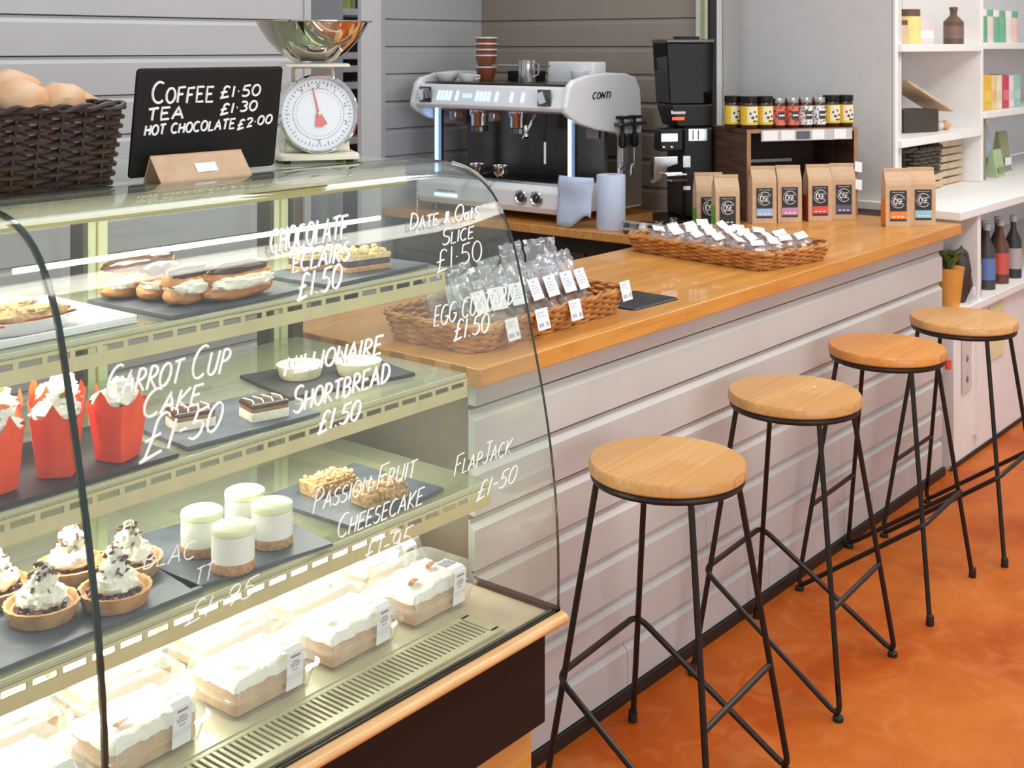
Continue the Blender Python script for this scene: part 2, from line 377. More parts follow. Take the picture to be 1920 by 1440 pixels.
def write(mb, text, fn, r, n=5, big=(), gap=.17, mi=0, wobble=.03, lift=0):
    wt = 0; pos = []
    for i, ch in enumerate(text):
        wd, st = G[ch]; k = 1.4 if i in big else 1.0; pos.append((wt, st, k)); wt += wd * k + gap
    wt -= gap
    for i, (x0, st, k) in enumerate(pos):
        dy = random.uniform(-wobble, wobble)
        for s_ in st:
            pts = []
            for j in range(len(s_)):   # subdivide long strokes so that they follow the surface
                if j:
                    q = Vector(s_[j]) - Vector(s_[j - 1]); nn = max(1, int(q.length / .34))
                    for u in range(1, nn): p = Vector(s_[j - 1]) + q * u / nn; pts.append((p.x, p.y))
                pts.append(s_[j])
            mb.tube([fn((x0 + p[0] * k) / wt, (p[1]) * k + dy) for p in pts], r, n, mi=mi)
    return mb

# ================================================================== THE SETTING
def boards_wall(name, axis, const, u0, u1, out, pitch, z0, n, m, thick=.016, joints=(), backm=None, ztop=None, depth=.10):
    """shiplap wall: axis 'x' runs along X at Y=const, 'y' runs along Y at X=const; out = -1/+1 side the boards face"""
    rt = sroot(name)
    b = MB(); zt = ztop or (z0 + pitch * n)
    if axis == 'x': b.box((u0, min(const, const - out * depth), 0), (u1, max(const, const - out * depth), zt))
    else: b.box((min(const, const - out * depth), u0, 0), (max(const, const - out * depth), u1, zt))
    b.build('backing', mat('gap_shade_grey', (.12, .11, .11), .8), rt)  # backing coloured dark, painted shade in the gaps between boards
    gr = []
    for k in range(n):
        za = z0 + k * pitch
        prof = [(0, za + .003), (thick, za), (thick, za + pitch * .80), (thick * .35, za + pitch * .90), (thick * .28, za + pitch * .965), (0, za + pitch * .965)]
        js = [u0] + [j for (kk, j) in joints if kk == k] + [u1]
        for a, c in zip(js[:-1], js[1:]):
            mb = MB(); a2 = a + .0008; c2 = c - .0008
            if axis == 'x': mb.ext([(a2, const + out * p, z) for p, z in prof], (c2 - a2, 0, 0))
            else: mb.ext([(const + out * p, a2, z) for p, z in prof], (0, c2 - a2, 0))
            mb.build('board', m, rt, smooth=False)
    return rt

fl = MB().box((-1.2, -2.2, -.05), (9.0, 5.6, 0)).build('floor', FLOOR, smooth=False); fl['kind'] = 'structure'
boards_wall('wall_left', 'x', 3.51, -.6, 3.09, -1, .1245, .10, 17, PAINT_G, thick=.011)
t = MB().box((3.09, 3.49, 0), (3.12, 3.61, 2.22)).build('trim_1', PAINT_G, bevel=.002); t['kind'] = 'structure'
boards_wall('wall_back', 'x', 4.07, 4.045, 4.75, -1, .1245, .13, 17, PAINT_G, thick=.011)
boards_wall('wall_right', 'y', 4.75, 2.81, 4.07, -1, .1245, .13, 17, PAINT_T, thick=.011)
# door post between passage and niche
t = MB().box((3.385, 3.50, 0), (3.49, 3.525, 2.3)).build('trim_2', PAINT_G, bevel=.003); t['kind'] = 'structure'
t = MB().box((4.0, 4.035, 0), (4.05, 4.068, 2.2)).build('trim_3', PAINT_G, bevel=.002); t['kind'] = 'structure'
# passage behind the post: side wall and the dark store room with white shelves
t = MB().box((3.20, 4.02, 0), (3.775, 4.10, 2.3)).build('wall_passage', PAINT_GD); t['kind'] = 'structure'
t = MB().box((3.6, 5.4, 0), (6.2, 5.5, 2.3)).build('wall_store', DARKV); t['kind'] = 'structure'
# far right wall, frame post
t = MB().box((4.97, 2.06, 0), (5.07, 2.84, 2.4)).build('wall_far', PAINT_WALL); t['kind'] = 'structure'
t = MB().box((4.83, 2.845, 0), (5.07, 2.93, 2.4)).build('wall_return', PAINT_W); t['kind'] = 'structure'
fr = MB(); fr.box((4.70, 2.76, 0), (4.75, 2.82, 2.4)); o = fr.build('door_frame', mat('frame_cream', (.60, .60, .52), .4), bevel=.004); o['kind'] = 'structure'; o.name = 'trim_4'
MB().box((4.694, 2.775, 0), (4.70, 2.79, 2.4)).build('frame_strip', mat('frame_olive', (.34, .33, .12), .5), o)
MB().box((4.70, 2.745, 0), (4.75, 2.76, 2.4)).build('frame_seal', BLACKTRIM, o)
MB().lathe([(.0, 0), (.016, 0), (.018, .004), (.012, .01), (0, .012)], 16, M=T(4.694, 2.782, 1.55) @ Matrix.Rotation(R(-90), 4, 'Y')).build('door_catch', BLACKP, o)

t = MB().box((8.8, -2.2, 0), (8.9, 2.45, 2.6)).build('wall_end', PAINT_WALL); t['kind'] = 'structure'

# store room shelving seen through the slot
sr = root('store_shelf', (4.76, 5.1, 0), 0, 'white shelves in the dark store room seen through the slot behind the kitchen scale', 'shelf')
for z in (.95, 1.10, 1.24, 1.395, 1.485, 1.555, 1.79):
    MB().box((-.55, -.15, z), (.55, .2, z + .035)).build('shelf_board', PAINT_W, sr, bevel=.002)
for x in (-.55, .53): MB().box((x, -.15, 0), (x + .02, .2, 2.2)).build('upright', PAINT_W, sr)
for i, (x, hh, cc) in enumerate(((-.40, .10, (.75, .75, .6)), (-.22, .13, (.62, .60, .12)), (-.12, .12, (.3, .4, .15)))):
    j = MB().lathe([(.03, 0), (.035, .01), (.035, hh - .02), (.02, hh)], 14).build('storage_jar', mat('store%d' % i, cc, .5), loc=(4.80 + x * .35, 5.02, 1.8255))
    tag(j, ['pale jar on the top store room shelf', 'yellow-green jar on the top store room shelf', 'dark green jar on the top store room shelf'][i], 'jar', 'jars in the store room')

# ================================================================== FRONT COUNTER
ct = root('service_counter', (3.4, 2.0, 0), 0, 'long counter base clad in pale horizontal shiplap boards behind the stools', 'counter')
MB().box((2.04 - 3.4, 1.785 - 2, .03), (4.74 - 3.4, 2.34 - 2, .905)).build('carcass', mat('gap_shade_brown', (.20, .15, .10), .8), ct)  # dark brown carcass deepens the shadow lines between cladding boards by colour
JT = {0: (2.62, 3.36, 4.1), 1: (), 2: (3.0,), 3: (), 4: (3.72,), 5: (), 6: ()}
for k in range(7):
    za = .033 + .1172 * k; th = .018; pit = .1172
    prof = [(0, za + .002), (th, za), (th, za + pit * .74), (th * .30, za + pit * .84), (th * .25, za + pit * .915), (0, za + pit * .915)]
    js = [2.04] + list(JT[k]) + [4.74]
    for a, c in zip(js[:-1], js[1:]):
        MB().ext([(a + .001 - 3.4, 1.785 - p - 2, z) for p, z in prof], (c - a - .002, 0, 0)).build('board', PAINT_C, ct, smooth=False)
MB().box((2.04 - 3.4, 1.763 - 2, .855), (4.74 - 3.4, 1.785 - 2, .905)).build('fascia', PAINT_C, ct)
MB().box((2.03 - 3.4, 1.758 - 2, 0), (4.75 - 3.4, 1.80 - 2, .031)).build('skirting', BLACKTRIM, ct)
wt_ = MB(); wt_.box((2.0, 1.715, .91), (4.80, 2.37, .95))
tag(wt_.build('worktop', OAK, bevel=.003), 'orange oak worktop running along the service counter', 'worktop')

bc = root('back_counter', (4.4, 3.2, 0), 0, 'dark back counter cabinet under the coffee machine', 'counter')
MB().box((-.30, -.80, 0), (.33, .83, .862)).build('carcass', DARKV, bc)
for y in (-.78, -.25, .28): MB().box((-.318, y + .01, .08), (-.301, y + .51, .80)).build('door', mat('dark_door', (.05, .03, .02), .5), bc, bevel=.002)
tag(MB().box((4.03, 2.372, .865), (4.732, 4.05, .90)).build('back_worktop', OAK, bevel=.003), 'oak back worktop carrying the coffee machine', 'worktop')

# ================================================================== DISPLAY CASE
X0, X1 = .35, 1.955
DC = root('display_case', (1.2, 1.85, 0), 0, 'curved glass cake display case with handwritten prices', 'display case')
O = Vector((1.2, 1.85, 0))
def dcb(name, mb, m, parent=DC, **k):
    mb.v = [tuple(Vector(p) - O) for p in mb.v]; return mb.build(name, m, parent, **k)
dcb('plinth', MB().box((X0 + .02, 1.53, 0), (X1 - .02, 2.28, .315)), PLINTH)
dcb('base_panel', MB().box((X0, 1.50, .315), (X1 - .015, 2.30, .508)), mat('black_panel', (.012, .008, .006), .5, spec=.3))
dcb('deck', MB().box((X0, 1.478, .508), (X1 - .002, 2.30, .530)), DECKM, bevel=.002)
rl = []
for k in range(9): t_ = R(-90 + 180 * k / 8); rl.append((X0, 1.478 - .022 * math.cos(t_), .519 + .013 * math.sin(t_)))
dcb('front_rail', MB().ext(rl, (X1 - X0 + .004, 0, 0)), RAILW)
dcb('rail_seal', MB().box((X0, 1.474, .531), (X1, 1.488, .536)).box((X1 - .014, 1.474, .531), (X1, 2.2, .540)), BLACKTRIM)
dcb('interior_floor', MB().box((X0, 1.60, .531), (X1 - .13, 2.28, .538)), mat('floor_pan', (.62, .62, .45), .35, .3))
# air grille: frame and bars over a dark slot
g0, g1, gy0, gy1, gz = .70, 1.80, 1.515, 1.595, .536
dcb('grille_recess', MB().box((g0, gy0 + .004, .5305), (g1, gy1 - .004, .5315)), BLACKTRIM)
dcb('grille_frame', MB().box((g0 - .01, gy0 - .010, .531), (g1 + .02, gy0 + .006, gz)).box((g0 - .01, gy1 - .006, .531), (g1 + .02, gy1 + .004, gz)).box((g1, gy0, .531), (g1 + .02, gy1, gz)).box((g0 - .01, gy0, .531), (g0, gy1, gz)), CREAMM)
gb = MB(); nb = 92
for i in range(nb):
    x = g0 + (g1 - g0) * (i + .5) / nb; gb.box((x - .0032, gy0, .5312), (x + .0032, gy1, gz - .0008))
o = dcb('grille_bars', gb, CREAMM, smooth=False); o['kind'] = 'stuff'

PR = [(1.90, 1.382), (1.83, 1.3845), (1.76, 1.380), (1.70, 1.364), (1.645, 1.325), (1.60, 1.252), (1.568, 1.15), (1.54, 1.04), (1.515, .935), (1.496, .83), (1.484, .73), (1.479, .63), (1.479, .537)]
def cr(p0, p1, p2, p3, t):
    return tuple(.5 * ((2 * b) + (-a + c) * t + (2 * a - 5 * b + 4 * c - d) * t * t + (-a + 3 * b - 3 * c + d) * t ** 3) for a, b, c, d in zip(p0, p1, p2, p3))
PF = []
for i in range(len(PR) - 1):
    p0 = PR[max(0, i - 1)]; p3 = PR[min(len(PR) - 1, i + 2)]
    for k in range(4): PF.append(cr(p0, PR[i], PR[i + 1], p3, k / 4))
PF.append(PR[-1])
def offs(P, d):
    out = []
    for i in range(len(P)):
        a = P[max(0, i - 1)]; b = P[min(len(P) - 1, i + 1)]; ty, tz = b[0] - a[0], b[1] - a[1]; l = math.hypot(ty, tz)
        out.append((P[i][0] - tz / l * d, P[i][1] + ty / l * d))
    return out
PI_ = offs(PF, .006 if True else 0)
if PI_[-1][0] < PF[-1][0]: PI_ = offs(PF, -.006)
def sweep(a, b, ea=1):
    mb = MB(); n = len(PF)
    vs = [(a, y, z) for y, z in PF] + [(b, y, z) for y, z in PF] + [(b, y, z) for y, z in PI_] + [(a, y, z) for y, z in PI_]
    fo = [(i, i + 1, n + i + 1, n + i) for i in range(n - 1)]; fi = [(2 * n + i, 2 * n + i + 1, 3 * n + i + 1, 3 * n + i) for i in range(n - 1)]
    e1 = [(i, i + 1, 3 * n + i + 1, 3 * n + i) for i in range(n - 1)]; e2 = [(n + i, n + i + 1, 2 * n + i + 1, 2 * n + i) for i in range(n - 1)]
    mb.add(vs, fo + fi + e1 + e2 + [(0, n, 2 * n, 3 * n), (n - 1, 2 * n - 1, 3 * n - 1, 4 * n - 1)])
    k = 2 * (n - 1); mb.m = [0] * k + [1] * (len(mb.f) - k); return mb
XJ = .963
gl_left = dcb('front_glass', sweep(X0, XJ - .004), [GLASS, GLASSE])
gl_right = dcb('front_glass', sweep(XJ + .004, X1 + .004), [GLASS, GLASSE])
js = MB(); js.add([(XJ - .0036, y, z) for y, z in PF] + [(XJ + .0036, y, z) for y, z in PF] + [(XJ + .0036, y, z) for y, z in PI_] + [(XJ - .0036, y, z) for y, z in PI_], [q for i in range(len(PF) - 1) for q in ((i, i + 1, len(PF) + i + 1, len(PF) + i), (2 * len(PF) + i, 2 * len(PF) + i + 1, 3 * len(PF) + i + 1, 3 * len(PF) + i))])
dcb('joint_seal', js, GLASSE)
# end glass
eg = MB(); pl = [(X1 - .008, y, z) for y, z in PI_[4:]] + [(X1 - .008, 2.26, .541), (X1 - .008, 2.26, 1.30), (X1 - .008, 1.93, 1.345), (X1 - .008, 1.90, 1.372)]
eg.ext(pl, (.006, 0, 0)); 
dcb('end_glass', eg, [GLASS], smooth=False)
pl2 = [(X0, p[1], p[2]) for p in pl]
dcb('end_panel', MB().ext(pl2, (.012, 0, 0)), CREAMM, smooth=False)
dcb('joint_clip', MB().tube([(X1 + .006, y - .001, z) for y, z in PF[8:16]], .0035, 6), CHROME)
# top
TOPZ = 1.38
dcb('top_glass', MB().box((X0, 1.868, 1.372), (X1 - .01, 2.36, TOPZ)), [glassmat('top_glass', (.62, .72, .60), 1.6, .02, haze=.35, hazecol=(.50, .56, .42), gloss=1.6)], bevel=.001)
dcb('top_rail', MB().box((X0, 1.868, 1.346), (X1 - .02, 1.90, 1.371)), CREAMM, bevel=.002)
dcb('light_housing', MB().box((X0, 1.862, 1.330), (X1 - .02, 1.905, 1.345)), OLIVE, bevel=.002)
dcb('top_frame', MB().box((X0, 2.30, 1.34), (X1 - .02, 2.36, 1.371)), CREAMM, bevel=.002)
dcb('light_tube', MB().tube([(XJ + .02, 1.75, 1.289), (1.74, 1.75, 1.289)], .0042, 8), LED)
dcb('light_tube', MB().tube([(X0 + .05, 1.918, 1.352), (X1 - .05, 1.918, 1.352)], .005, 8), LED)
area('case_lamp', (1.25 - 1.2, 1.935 - 1.85, 1.340), (R(8), 0, 0), 1.35, .03, 5.0, (1, .97, .86), DC)
for z_, p_ in ((1.128, 3.0), (.921, 3.4), (.718, 6.5)): area('shelf_fill', (1.32 - 1.2, 1.83 - 1.85, z_), (R(-6), 0, 0), 1.1, .03, p_, (1, .97, .86), DC)  # added fill lights without fixtures, brightening the shelves and deck
# bead chain
bcn = MB()
for i in range(28): bcn.blob((X1 + .012, 1.865, 1.345 - i * .0045), (.0020,) * 3, 6, 4)
dcb('bead_chain', bcn, CHROME)['kind'] = 'stuff'
# back posts and sliding doors
for x, wd in ((1.395, .05), (1.862, .05), (.60, .05)):
    p = dcb('post', MB().box((x, 2.215, .54), (x + wd, 2.255, 1.34)), POSTG, bevel=.002)
    q = MB().box((x - .012, 2.205, .54), (x - .001, 2.25, 1.34)); dcb('post_seal', q, POSTD, p)
    q = MB().box((x + wd * .5 - .002, 2.212, .54), (x + wd * .5 + .002, 2.214, 1.34)); dcb('post_groove', q, OLIVE, p)
dcb('post', MB().box((1.915, 2.20, .54), (1.943, 2.25, 1.34)), POSTD, bevel=.002)
for x0, x1_ in ((X0 + .02, 1.37), (1.45, 1.84)):
    dcb('sliding_door', MB().box((x0, 2.262, .56), (x1_, 2.267, 1.33)), GLASS)
dcb('door_track', MB().box((X0, 2.20, .539), (X1 - .02, 2.29, .556)), OLIVE)
# shelves
SH = [(1.172, 1.745, 1.915), (.965, 1.685, 1.915), (.762, 1.625, 1.915)]
for (z, yf, xe) in SH:
    s_ = dcb('shelf', MB().box((X0 + .02, yf, z - .007), (xe, 2.19, z)), SHELFG, bevel=.001)
    # front lip with real slots
    mb = MB(); y0 = yf - .008; zt = z - .008; zb = z - .044
    s1, s2 = zt - .007, zt - .017
    mb.box((X0 + .02, y0, s1), (xe, y0 + .003, zt)); mb.box((X0 + .02, y0, zb), (xe, y0 + .003, s2))
    x = X0 + .02; pitch = .0465
    while x < xe - .01:
        mb.box((x, y0, s2), (min(x + .009, xe), y0 + .003, s1)); x += pitch
    mb.box((X0 + .02, y0, zb - .003), (xe, y0 + .03, zb)); mb.box((X0 + .02, y0, zt - .001), (xe, y0 + .02, zt + .0005))
    dcb('shelf_lip', mb, mat('lip_metal', (.66, .63, .36), .4, .15), s_, smooth=False)
    dcb('shelf_edge', MB().box((X0 + .02, yf - .004, z - .0068), (xe, yf - .0008, z - .0004)), GLASSE2, s_)
    dcb('support_rail', MB().box((X0 + .02, yf + .05, z - .032), (xe - .02, yf + .075, z - .010)).box((X0 + .02, 2.14, z - .045), (xe - .02, 2.18, z - .008)), OLIVE, s_)
    for xb in (.62, 1.42, 1.86): dcb('shelf_bracket', MB().ext([(xb, 2.18, z - .008), (xb, 1.80, z - .008), (xb, 1.80, z - .018), (xb, 2.18, z - .055)], (.006, 0, 0)), OLIVE, s_, smooth=False)

# prices written on the curved glass: every stroke lies on the outer face of the pane
def on_glass(x, y):
    D = ray(x, y); best = None
    for i in range(len(PF) - 1):
        (ya, za), (yb, zb) = PF[i], PF[i + 1]; ey, ez = yb - ya, zb - za
        den = D.y * ez - D.z * ey
        if abs(den) < 1e-9: continue
        d = (ya * ez - (za - HC) * ey) / den; s_ = (D.y * d - ya) / ey if abs(ey) > abs(ez) else (HC + D.z * d - za) / ez
        if -.02 <= s_ <= 1.02 and d > 0 and (best is None or d < best[0]):
            nrm = Vector((0, ez, -ey)).normalized(); nrm = nrm if nrm.y < 0 or nrm.z > .9 else -nrm
            best = (d, nrm)
    if best is None: return None
    return Vector((0, 0, HC)) + D * best[0] + best[1] * .0008
NOTES = [  # text, baseline start, baseline end, letter height px, slant px, stroke radius, big letters
 ('CHOCOLATE', (505, 476), (648, 447), 44, 4, .0026, ()), ('ECLAIRS', (546, 512), (652, 487), 34, 4, .0026, ()), ('£1.50', (556, 562), (636, 541), 46, 6, .0025, ()),
 ('CARROT CUP', (196, 748), (424, 697), 44, 10, .0021, (0, 7)), ('CAKE', (264, 786), (372, 757), 38, 10, .0021, (0,)), ('£1-50', (262, 862), (408, 806), 56, 14, .0021, (0,)),
 ('MILLIONAIRE', (532, 706), (712, 664), 34, 6, .0024, ()), ('SHORTBREAD', (548, 776), (728, 716), 36, 4, .0024, (0,)), ('£1.50', (594, 812), (670, 787), 38, 8, .0023, ()),
 ('DATE & OatS', (766, 432), (896, 409), 22, 3, .0017, (0, 7)), ('SLICE', (828, 461), (886, 446), 22, 2, .0016, (0,)), ('£1·50', (818, 508), (902, 488), 38, 0, .0014, ()),
 ('EGG CUSTARD', (812, 614), (962, 570), 38, 4, .0015, ()), ('£1.50', (850, 638), (914, 622), 36, 4, .0017, ()),
 ('PASSION FRUIT', (584, 962), (776, 893), 32, 6, .0013, (0, 8)), ('CHEESECAKE', (630, 1012), (790, 944), 32, 6, .0013, (0,)), ('£1-95', (680, 1060), (766, 1028), 44, 8, .0012, ()),
 ('FLAPJACK', (850, 893), (956, 850), 28, 5, .0011, (0, 4)), ('£1-50', (892, 938), (964, 905), 34, 8, .0011, ()),
 ('BLAC', (266, 1068), (362, 1046), 34, 8, .0010, ()), ('TT', (364, 1098), (396, 1084), 32, 6, .0009, ()), ('£1-95', (346, 1172), (470, 1118), 40, 14, .0010, ()),
]
for (tx, s0, e0, hh, sl, r, big) in NOTES:
    mb = MB()
    def fn(u, v, s0=s0, e0=e0, hh=hh, sl=sl):
        return on_glass(s0[0] + (e0[0] - s0[0]) * u + sl * v, s0[1] + (e0[1] - s0[1]) * u - hh * v)
    try: write(mb, tx, fn, r, 5, big)
    except Exception as ex: print('note', tx, ex); continue
    dcb('handwriting', mb, PENW, gl_right)

# ================================================================== BAR STOOLS
def make_stool(seatm, label):
    st = root('bar_stool', (0, 0, 0), 0, label, 'stool', 'bar stools along the counter')
    MB().lathe([(0, .692), (.168, .692), (.172, .696), (.172, .713), (.168, .719), (0, .719)], 56, caps=False).build('seat', seatm, st)
    ring = [(.160 * math.cos(2 * math.pi * i / 40), .160 * math.sin(2 * math.pi * i / 40), .683) for i in range(40)]
    MB().tube(ring, .0085, 8, closed=True).build('seat_ring', IRON, st)
    top = {'a': (-.112, .112, .684), 'b': (.112, .112, .684), 'c': (-.112, -.112, .684), 'd': (.112, -.112, .684)}
    bot = {'a': (-.20, .195, 0), 'b': (.20, .195, 0), 'c': (-.20, -.20, .008), 'd': (.20, -.20, .008)}
    def on(k, z):
        a, b = Vector(top[k]), Vector(bot[k]); t = (a.z - z) / (a.z - b.z); return a.lerp(b, t)
    for k in 'abcd':
        e = on(k, .012 if k in 'ab' else .06); MB().tube([top[k], e], .0072, 8).build('leg', IRON, st)
    for k in 'ab':
        p = on(k, .0); MB().lathe([(.010, 0), (.0115, .004), (.0105, .028), (.007, .030)], 12, c=(p.x, p.y, 0)).build('rubber_tip', RUBBER, st)
    A, B = on('a', .27) + Vector((-.012, .010, 0)), on('b', .27) + Vector((.012, .010, 0))
    MB().tube(fillet([on('c', .085), bot['c'], A, B, bot['d'], on('d', .085)], .035, 6), .0072, 8).build('footrest', IRON, st)
    MB().tube([on('c', .25), on('d', .25)], .0068, 8).build('crossbar', IRON, st)
    for k in 'cd':
        MB().lathe([(.012, 0), (.013, .002), (.013, .010), (.008, .014)], 12, c=(bot[k][0] * .99, bot[k][1] * .97, 0)).build('floor_pad', RUBBER, st)
    return st
s1 = make_stool(SEATW, 'nearest bar stool, pale wooden seat, beside the cake case')
s1.location = (2.36, 1.487, 0); s1.rotation_euler = (0, 0, R(5))
s2 = dup(s1, (3.04, 1.525, 0), R(4), 'second bar stool from the cake case, pale wooden seat with a white speck')
s4 = dup(s1, (4.226, 1.504, 0), R(181), 'farthest bar stool, pale wooden seat in front of the white shelving')
s3 = make_stool(SEATW2, 'third bar stool from the cake case, darker orange wooden seat')
s3.location = (3.68, 1.541, 0); s3.rotation_euler = (0, 0, R(183))
MB().blob((.065, -.03, .720), (.004, .003, .0015), 8, 4).build('paint_speck', WHITE, s2)

# ================================================================== SLATES AND FOOD IN THE CASE
def slate(cx, cy, z, lx, ly, rz, label, m=SLATE, h=.006):
    mb = MB(); n = 28; per = []
    for (ax, ay, bx, by) in ((-1, -1, 1, -1), (1, -1, 1, 1), (1, 1, -1, 1), (-1, 1, -1, -1)):
        for i in range(7):
            t_ = i / 7; k = 1 + random.uniform(-.006, .006); per.append(((ax + (bx - ax) * t_) * lx / 2 * k, (ay + (by - ay) * t_) * ly / 2 * k, 0))
    mb.ext(per, (0, 0, h)); o = mb.build('slate_board', m, smooth=False, loc=(cx, cy, z + .0005), rot=(0, 0, rz))
    return tag(o, label, 'serving slate', 'slates in the cake case')
SLATED = mat('slate_dark', (.035, .034, .036), .5, var=.2)
S1, S2, S3, DZ = 1.1725, .9655, .7625, .5385
slate(1.40, 1.865, S1, .30, .23, R(3), 'grey slate under the chocolate eclairs')
slate(1.745, 1.85, S1, .29, .19, R(4), 'grey slate under the crumble slices on the top shelf')
slate(1.06, 1.81, S2, .34, .24, R(0), 'dark slate under the red wrapped cupcakes', SLATED)
slate(1.40, 1.79, S2, .27, .19, R(-4), 'slate under the layered shortbread squares')
slate(1.715, 1.87, S2, .28, .20, R(-12), 'dark slate under the two custard tarts', SLATED)
slate(1.375, 1.76, S3, .27, .26, R(-8), 'large slate under the white cheesecakes')
slate(1.685, 1.765, S3, .25, .24, R(2), 'slate under the two oat bars')
slate(1.07, 1.76, S3, .34, .24, R(0), 'slate under the cream topped tarts')
ZS = .0066
# eclairs
def eclair(x, y, rz, label, L=.125, seed=0):
    e = root('eclair', (x, y, S1 + ZS + .0005), rz, label, 'pastry', 'chocolate eclairs on the top shelf')
    MB().blob((0, .002, .016), (L / 2, .029, .018), 24, 12, .10, 5, seed=seed, sq=.85, zmin=0).build('bun_base', CHOUX, e)
    MB().blob((0, -.006, .030), (L / 2 * .93, .031, .014), 30, 12, .28, 12, seed=seed + 3, sq=.8).build('cream_filling', CREAM, e)
    MB().blob((0, .005, .041), (L / 2, .028, .019), 24, 12, .10, 5, seed=seed + 5, sq=.85).build('bun_top', CHOUX, e)
    MB().blob((0, .003, .0525), (L / 2 * .92, .0265, .0150), 24, 12, .14, 5, seed=seed + 7, sq=.85).build('chocolate_icing', CHOC, e)
    return e
eclair(1.425, 1.785, R(4), 'front chocolate eclair lying closest to the glass', .150, 1)
eclair(1.345, 1.815, R(12), 'second chocolate eclair from the glass, overlapped by the front one', .11, 4)
eclair(1.335, 1.885, R(18), 'short chocolate eclair in the middle of the slate', .10, 8)
eclair(1.315, 1.945, R(10), 'leftmost chocolate eclair showing a thick cream filling', .125, 12)
eclair(1.395, 2.000, R(14), 'chocolate eclair at the back of the slate', .12, 15)
# crumble slices
def lumps(mb, x0, x1, y0, y1, z, n, r, mi=0):
    for i in range(n): mb.blob((random.uniform(x0, x1), random.uniform(y0, y1), z + random.uniform(-.3, .5) * r), [r * random.uniform(.6, 1.2)] * 3, 6, 4, .3, 6, seed=i, mi=mi)
    return mb
def slab(mb, lx, ly, z0, z1, mi=0, jit=.0015, seed=0): return mb.rbox((-lx / 2, -ly / 2, z0), (lx / 2, ly / 2, z1), .006, 3, mi, jit=jit, seed=seed)
def crumble(x, y, rz, label):
    e = root('crumble_slice', (x, y, S1 + ZS + .0005), rz, label, 'pastry', 'crumble slices on the top shelf')
    slab(MB(), .105, .06, 0, .010).build('pastry_base', BISCUIT, e)
    slab(MB(), .102, .057, .010, .022, seed=2).build('fruit_layer', mat('purple_fruit', (.10, .06, .09), .5, var=.3, scale=60), e)
    mb = slab(MB(), .104, .06, .022, .032, seed=5, jit=.003); lumps(mb, -.048, .048, -.026, .026, .034, 60, .0062); mb.build('crumble_top', CRUMBLE, e)
crumble(1.715, 1.90, R(-12), 'crumble topped fruit slice further from the glass'); crumble(1.765, 1.825, R(-10), 'crumble topped fruit slice nearer the glass')
# white card tray with foil pies, left on the top shelf
tr = MB(); tr.box((-.19, -.135, 0), (.19, .135, .003)); tr.box((-.19, -.135, .003), (-.187, .135, .012)).box((.187, -.135, .003), (.19, .135, .012)).box((-.19, -.135, .003), (.19, -.132, .012)).box((-.19, .132, .003), (.19, .135, .012))
o = tag(tr.build('white_tray', PORC, loc=(1.02, 1.905, S1 + .0005), bevel=.001), 'white rectangular tray on the left of the top shelf', 'tray')
def foilpie(x, y, rz, label, sd):
    e = root('foil_tart', (x, y, S1 + .0045), rz, label, 'pastry', 'long tarts in foil cases on the white tray')
    def oval(r, z, k=1.0): return [(r[0] * math.cos(2 * math.pi * i / 36) * k, r[1] * math.sin(2 * math.pi * i / 36) * k, z) for i in range(36)]
    mb = MB(); vs = oval((.066, .030), 0) + oval((.078, .040), .022) + oval((.083, .044), .0225); n = 36
    vs = [Vector(p) * (1 + (.012 if i % 2 else 0)) for i, p in enumerate(vs)]
    mb.add(vs, [(j * n + i, j * n + (i + 1) % n, (j + 1) * n + (i + 1) % n, (j + 1) * n + i) for j in range(2) for i in range(n)] + [tuple(range(n))])
    mb.build('foil_case', mat('foil', (.8, .8, .8), .3, .9, bump=.5, bscale=60), e)
    MB().blob((0, 0, .019), (.076, .037, .007), 28, 8, .12, 8, seed=sd, sq=.9).build('jam_layer', JAM, e)
    mb = MB().blob((0, 0, .025), (.070, .033, .011), 28, 10, .30, 16, seed=sd + 2, sq=.85); lumps(mb, -.05, .05, -.02, .02, .033, 36, .004); mb.build('crumble_top', OATS, e)
foilpie(1.06, 1.84, R(4), 'crumble tart in a foil case at the front of the white tray', 1)
foilpie(1.05, 1.935, R(8), 'crumble tart in a foil case in the middle of the white tray', 5)
foilpie(.99, 2.005, R(2), 'crumble tart in a foil case at the back of the white tray', 9)
